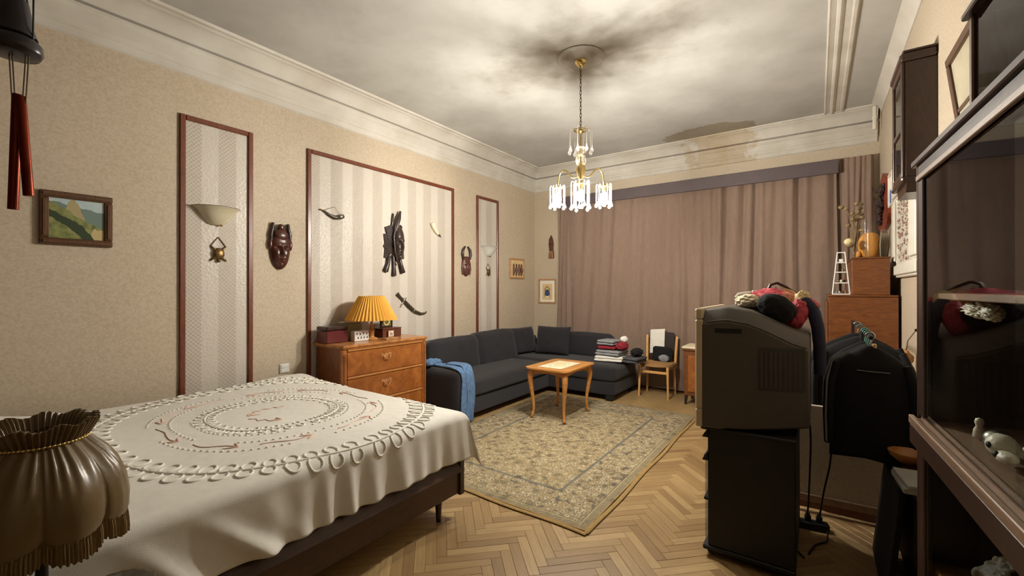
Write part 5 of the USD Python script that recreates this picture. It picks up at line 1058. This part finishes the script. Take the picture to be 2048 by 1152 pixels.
part(vs, 'body', lathe([(0, 0), (.045, 0), (.07, .03), (.088, .09), (.09, .13), (.08, .19), (.055, .235), (.035, .25), (.03, .245), (.05, .225), (.0, .2)], 32), 'gourd', True)
part(vs, 'rim_handle', blob(.02, .03, .035, (-.085, -.03, .04), .3, 2, 4, 3), 'gourd', True)
gc = thing('glass_tube_vase', 'tall narrow clear glass tube standing before the gourd vase', 'vase', (.375, 5.16, 1.7875))
part(gc, 'glass', lathe([(0, 0), (.026, 0), (.026, .36), (.0235, .36), (.0235, .006), (0, .006)], 24), 'clear_glass', True)
df = thing('dried_flowers', 'bunch of dried flowers and twigs left of the gourd vase', 'dried flowers', (.30, 5.42, 1.7875))
for k in range(16):
    a, b = rng.uniform(-1, .8), rng.uniform(-1, 1); h = rng.uniform(.28, .56); p = [(0, 0, .012), (.02 * a, .03 * b, h * .4), (.05 * a, .07 * b, h * .7), (.10 * a - .01, .11 * b, h)]
    st = part(df, 'stem', tube(p, [.003, .003, .0025, .002], 5), 'dried_plant', True)
    part(st, 'flower_head', blob(.016 + .012 * rng.uniform(), .02, .018, p[-1], .5, 2.5, k, 2), 'dried_plant', True)
part(df, 'tie', tube([(.008 * math.cos(t), .008 * math.sin(t), .05) for t in np.linspace(0, 2 * PI, 12, endpoint=False)], .006, 6, close=True), 'string', True)
sd = thing('seed_head', 'pale round dried seed pod leaning left of the gourd vase', 'seed pod', (.265, 5.18, 1.7875))
part(sd, 'pod', blob(.035, .035, .033, (-.02, 0, .16), .15, 3, 2, 3), 'seed_pale', True); part(sd, 'collar', blob(.03, .03, .018, (-.01, 0, .125), .3, 3, 4, 3), 'dried_plant', True); part(sd, 'stem', tube([(.03, 0, .0), (.02, 0, .06), (-.005, 0, .13)], .006, 6), 'dried_plant', True)
dl = thing('dried_palm', 'grey dried leaves standing behind the gourd vase', 'dried leaves', (.515, 5.25, 1.7875))
for k in range(6): 
    x0 = -.03 + .011 * k; part(dl, 'leaf', tube([(x0, .02 * k, .004), (x0 * 1.3 + .005, .02 * k, .12), (x0 * 1.2 + .01, .02 * k + .01, .27)], [.010, .016, .004], 6, flat=.5), 'dried_grey', True)

# ============================================================ right wall
WX = XR
ck = thing('wall_clock', 'dark pendulum wall clock in a tall glazed case', 'clock', (WX, 3.82, 2.14))
cw, cdp, chh = .205, .15, .84
part(ck, 'side_panel', bx(-cdp, -.0, -cw, -cw + .018, .06, .78, .004), 'dark_furniture'); part(ck, 'side_panel', bx(-cdp, -.0, cw - .018, cw, .06, .78, .004), 'dark_furniture')
part(ck, 'back_board', bx(-.02, -.003, -cw + .018, cw - .018, .06, .78), 'dark_furniture', False)
part(ck, 'crown', join(bx(-cdp - .025, 0, -cw - .02, cw + .02, .78, .83, .012), bx(-cdp - .012, 0, -cw - .01, cw + .01, .83, .85, .006)), 'dark_furniture')
part(ck, 'base_box', join(bx(-cdp - .02, 0, -cw - .015, cw + .015, .03, .06, .008), extr([(-cw, 0), (-cw + .05, -.06), (cw - .05, -.06), (cw, 0)], cdp - .01, ((0, 0, .03), (0, 1, 0), (0, 0, 1), (-1, 0, 0)))), 'dark_furniture')
for q in ((-cw + .0, -cw + .045, .06, .78), (cw - .045, cw, .06, .78), (-cw + .045, cw - .045, .74, .78), (-cw + .045, cw - .045, .06, .10), (-cw + .045, cw - .045, .36, .39)): part(ck, 'door_frame', bx(-cdp - .016, -cdp, *q, .004), 'dark_furniture')
part(ck, 'door_glass', bx(-cdp - .008, -cdp - .004, -cw + .04, cw - .04, .09, .75), 'glass_pane', False)
dl_ = part(ck, 'dial', at(lathe([(0, 0), (.12, 0), (.125, .006), (0, .008)], 40), (-.075, 0, .57), (0, -PI / 2, 0)), 'paper_tan', True)
part(dl_, 'hands', join(at(bx(-.002, .002, -.006, .006, 0, .09), (-.087, 0, .57), (.5, 0, 0)), at(bx(-.002, .002, -.006, .006, 0, .065), (-.087, 0, .57), (2.2, 0, 0))), 'black_plastic', False)
part(ck, 'pendulum', join(tube([(-.07, 0, .45), (-.07, 0, .22)], .004, 6), at(lathe([(0, 0), (.045, .004), (.04, .012), (0, .014)], 24), (-.07, 0, .2), (0, -PI / 2, 0))), 'brass', True)
wp = thing('mosaic_picture', 'pebble mosaic picture in a wide white stepped frame below the clock', 'picture', (WX, 4.58, 2.0))
fw, fh = .60, .40
for q in ((-fw, fw, fh - .12, fh), (-fw, fw, -fh, -fh + .12), (-fw, -fw + .30, -fh + .12, fh - .12), (fw - .17, fw, -fh + .12, fh - .12)):
    part(wp, 'frame_rail', join(bx(-.035, 0, *q, .006), bx(-.052, -.033, q[0] + .03 if q[0] == -fw else q[0], q[1] - .03 if q[1] == fw else q[1], q[2] + .02, q[3] - .02, .006)), 'white_paint')
part(wp, 'mat', bx(-.02, -.001, -fw + .30, fw - .17, -fh + .12, fh - .12), 'mat_grey', False)
peb = []
for k in range(150):
    y, z = rng.uniform(-.28, .42), rng.uniform(-.26, .26); peb.append(blob(.008, rng.uniform(.012, .03), rng.uniform(.008, .018), (-.022, y, z), .2, 2, k, 1))
part(wp, 'pebbles', join(peb), 'pebble_mosaic', True, kind='stuff')
fp = thing('small_blue_picture', 'narrow white and blue picture left of the clock', 'picture', (WX, 5.33, 2.43))
for q in ((-.13, .13, .135, .155), (-.13, .13, -.155, -.135), (-.13, -.11, -.135, .135), (.11, .13, -.135, .135)): part(fp, 'frame_rail', bx(-.045, 0, *q, .004), 'white_paint')
part(fp, 'print', bx(-.03, -.002, -.11, .11, -.135, .01), 'flag_blue', False); part(fp, 'sky', bx(-.03, -.002, -.11, .11, .01, .135), 'paper_white', False)
shd = thing('trophy_shield', 'red-brown shield plaque with dark carved animal relief on the right wall', 'plaque', (WX, 5.97, 2.40))
part(shd, 'board', extr([(-.45, -.16), (-.32, -.25), (0, -.31), (.32, -.25), (.45, -.16), (.45, .18), (.24, .25), (0, .32), (-.24, .25), (-.45, .18)], .035, ((0, 0, 0), (0, 1, 0), (0, 0, 1), (-1, 0, 0))), 'shield_red', False)
for k, (ry, rz, y, z) in enumerate(((.17, .12, .06, .0), (.13, .06, -.1, .13), (.12, .07, .1, -.15))): part(shd, 'relief', blob(.035, ry, rz, (-.045, y, z), .35, 2, 3 + 2 * k, 4), 'ebony', True)
for q in ((.14, .04), (-.14, -.08), (.18, .16)): part(shd, 'horn', tube([(-.06, q[0], q[1]), (-.09, q[0] + .03, q[1] + .03), (-.10, q[0] + .05, q[1] + .07)], [.016, .012, .005], 7), 'ebony', True)
lf = thing('tilted_picture', 'wooden framed pale picture tilting on the right wall above the glass cabinet', 'picture', (WX - .045, 2.72, 2.445))
def tilt(m): return at(m, (0, 0, 0), (0, -.12, 0))
for q in ((-.28, .28, .15, .19), (-.28, .28, -.19, -.15), (-.28, -.24, -.15, .15), (.24, .28, -.15, .15)): part(lf, 'frame_rail', tilt(bx(-.012, .012, *q, .004)), 'teak')
part(lf, 'print', tilt(bx(.0, .006, -.24, .24, -.15, .15)), 'sconce_glass', False); part(lf, 'inner_bar', tilt(bx(-.006, .004, -.24, .24, -.09, -.075)), 'teak', False)

# ============================================================ glass cabinet at the near right
GX, GY, GA = .265, 1.91, 2.8
gcab = thing('glass_cabinet', 'tall dark brown glass-fronted cabinet at the near right', 'display cabinet', (GX, GY, 0), GA)
# local: x to the wall, y negative towards the camera
Lc, Dp, zt_, zl = 1.45, .245, 1.905, 1.086
part(gcab, 'end_panel', bx(.0, Dp, -.02, 0, .0, 1.895, .003), 'dark_furniture'); part(gcab, 'end_panel', bx(.0, Dp, -Lc, -Lc + .02, .0, 1.895, .003), 'dark_furniture')
part(gcab, 'top_board', bx(-.012, Dp, -Lc, .008, 1.895, 1.915, .003), 'dark_furniture'); part(gcab, 'top_rail', join(bx(.0, .02, -Lc + .02, -.02, 1.845, 1.895, .003)), 'dark_furniture')
part(gcab, 'door_track', bx(-.006, .012, -Lc + .02, -.022, 1.845, 1.862, .002), 'ledge_wood')
part(gcab, 'back_panel', bx(Dp - .012, Dp, -Lc + .02, -.02, .06, 1.895), 'cabinet_inside', False)
part(gcab, 'stile', bx(.0, .022, -.075, -.02, zl + .012, 1.845, .003), 'dark_furniture')
part(gcab, 'ledge', join(bx(-.02, Dp - .012, -Lc + .02, -.02, zl - .022, zl, .003), bx(-.02, -.006, -Lc, .004, zl - .022, zl + .004, .002)), 'ledge_wood')
part(gcab, 'ledge_groove', join(bx(.006, .010, -Lc + .02, -.02, zl + .0005, zl + .006), bx(.024, .028, -Lc + .02, -.02, zl + .0005, zl + .006)), 'ledge_wood', False)
part(gcab, 'lower_rail', bx(-.018, .0, -Lc, .0, zl - .085, zl - .022, .003), 'dark_furniture')
part(gcab, 'shelf', bx(.03, Dp - .012, -Lc + .02, -.02, 1.47, 1.488, .002), 'ledge_wood'); part(gcab, 'shelf', bx(.03, Dp - .012, -Lc + .02, -.02, .62, .64, .002), 'honey'); part(gcab, 'shelf', bx(.0, Dp - .012, -Lc + .02, -.02, .06, .08, .002), 'dark_furniture')
part(gcab, 'lower_stile', bx(.0, .022, -.075, -.02, .08, zl - .085, .003), 'dark_furniture')
part(gcab, 'plinth', bx(.01, Dp, -Lc + .01, -.01, 0, .06, .003), 'dark_furniture')
part(gcab, 'sliding_glass', bx(.006, .009, -.76, -.04, zl + .002, 1.85), 'glass_pane', False); part(gcab, 'sliding_glass', bx(.018, .021, -Lc + .03, -.66, zl + .002, 1.85), 'glass_pane', False)
part(gcab, 'lower_glass', bx(.006, .009, -Lc + .03, -.04, .085, zl - .09), 'glass_dark', False)
ca, sa = math.cos(math.radians(GA)), math.sin(math.radians(GA))
def gpos(x, y, z): return (GX + x * ca - y * sa, GY + x * sa + y * ca, z)
up = thing('top_unit', 'glass-fronted top unit standing on the glass cabinet', 'cabinet', gpos(0, 0, 1.9155), GA)
part(up, 'side_panel', bx(.012, Dp - .05, -.455, -.435, 0, .23, .003), 'teak'); part(up, 'side_panel', bx(.012, Dp - .05, -Lc, -Lc + .02, 0, .23, .003), 'teak')
part(up, 'top_board', bx(.0, Dp - .045, -Lc, -.428, .23, .246, .003), 'dark_furniture'); part(up, 'back_panel', bx(Dp - .06, Dp - .05, -Lc + .02, -.455, 0, .23), 'cabinet_inside', False)
part(up, 'bottom_rail', bx(.012, .03, -Lc + .02, -.455, .0, .014, .002), 'dark_furniture'); part(up, 'glass_front', bx(.018, .022, -Lc + .02, -.46, .014, .23), 'glass_pane', False)
def curio(name, label, cat, x, y, z, *parts):
    t = thing(name, label, cat, gpos(x, y, z), GA)
    for nm, m, mt in parts: part(t, nm, m, mt, True)
sh_ = [( 'cloth', blob(.045, .085, .035, (0, 0, -.01), .35, 2.5, 3, 4), 'shell_white')]
curio('lace_cloth', 'crumpled white lace hanging over the upper shelf of the glass cabinet', 'lace', .085, -.235, 1.452, ('lace', blob(.03, .075, .022, (0, 0, -.008), .4, 2.5, 3, 4), 'shell_white'), ('tail', blob(.02, .03, .02, (.0, -.08, -.015), .4, 2.5, 6, 3), 'shell_white'))
for k, (y, m, lb_) in enumerate(((-.50, 'clear_glass', 'left of two'), (-.56, 'shell_white', 'right of two'))): curio('glass_trinket', ('small clear glass trinket on the upper shelf' if k == 0 else 'small white porcelain trinket on the upper shelf, nearest the camera'), 'trinket', .10, y, 1.4885, ('body', lathe([(0, 0), (.02, 0), (.012, .01), (.02, .022), (.016, .03), (0, .032)], 16), 'pewter' if k == 0 else m))
curio('glass_ball', 'grey glass paperweight ball on the cabinet ledge', 'paperweight', .09, -.33, zl + .0065, ('ball', blob(.03, .03, .028, (0, 0, .0275), 0, 1, 0, 3), 'pewter'))
skull = [('cranium', blob(.028, .032, .028, (0, .01, .034), .06, 1, 2, 4), 'shell_white'), ('muzzle', blob(.018, .03, .015, (-.004, -.03, .018), .1, 1, 4, 3), 'shell_white'), ('eye', blob(.006, .008, .008, (-.024, .0, .036), 0, 1, 0, 2), 'black_plastic'), ('eye', blob(.006, .008, .008, (-.02, -.026, .022), 0, 1, 0, 2), 'black_plastic')]
curio('animal_skull', 'small white animal skull on the cabinet ledge', 'skull', .075, -.41, zl + .0065, *skull)
curio('small_figurine', 'tiny pale figurine at the far end of the cabinet ledge', 'figurine', .09, -.20, zl + .0065, ('body', lathe([(0, 0), (.014, 0), (.012, .02), (.007, .03), (.010, .04), (.008, .05), (0, .054)], 14), 'shell_white'))
for k in range(3): curio('coral_piece', ['pale green coral lump on the ledge behind the skull', 'pale branching coral on the ledge nearest the camera', 'grey-white coral chunk at the back of the ledge'][k], 'coral', .12 + .02 * (k == 2), -.50 - .075 * k, zl + .0065, ('lump', blob(.035, .033, .05, (0, 0, .045), .4, 2.6, 30 + k, 4), 'shell_white'))
curio('stone_lump', 'large brown mineral lump on the lower shelf of the glass cabinet', 'mineral', .12, -.34, .6405, ('stone', blob(.08, .09, .10, (0, 0, .085), .3, 2, 7, 4), 'stone_brown'))
curio('dark_stone', 'dark rough stone beside the brown lump on the lower shelf', 'mineral', .10, -.50, .6405, ('stone', blob(.07, .06, .05, (0, 0, .045), .3, 2, 9, 4), 'ebony'))
curio('silver_cup', 'small shiny metal cup on the lower shelf of the glass cabinet', 'cup', .055, -.42, .6405, ('cup', lathe([(0, 0), (.018, 0), (.008, .012), (.016, .03), (.02, .05), (.017, .05), (.012, .03), (0, .02)], 16), 'steel'))
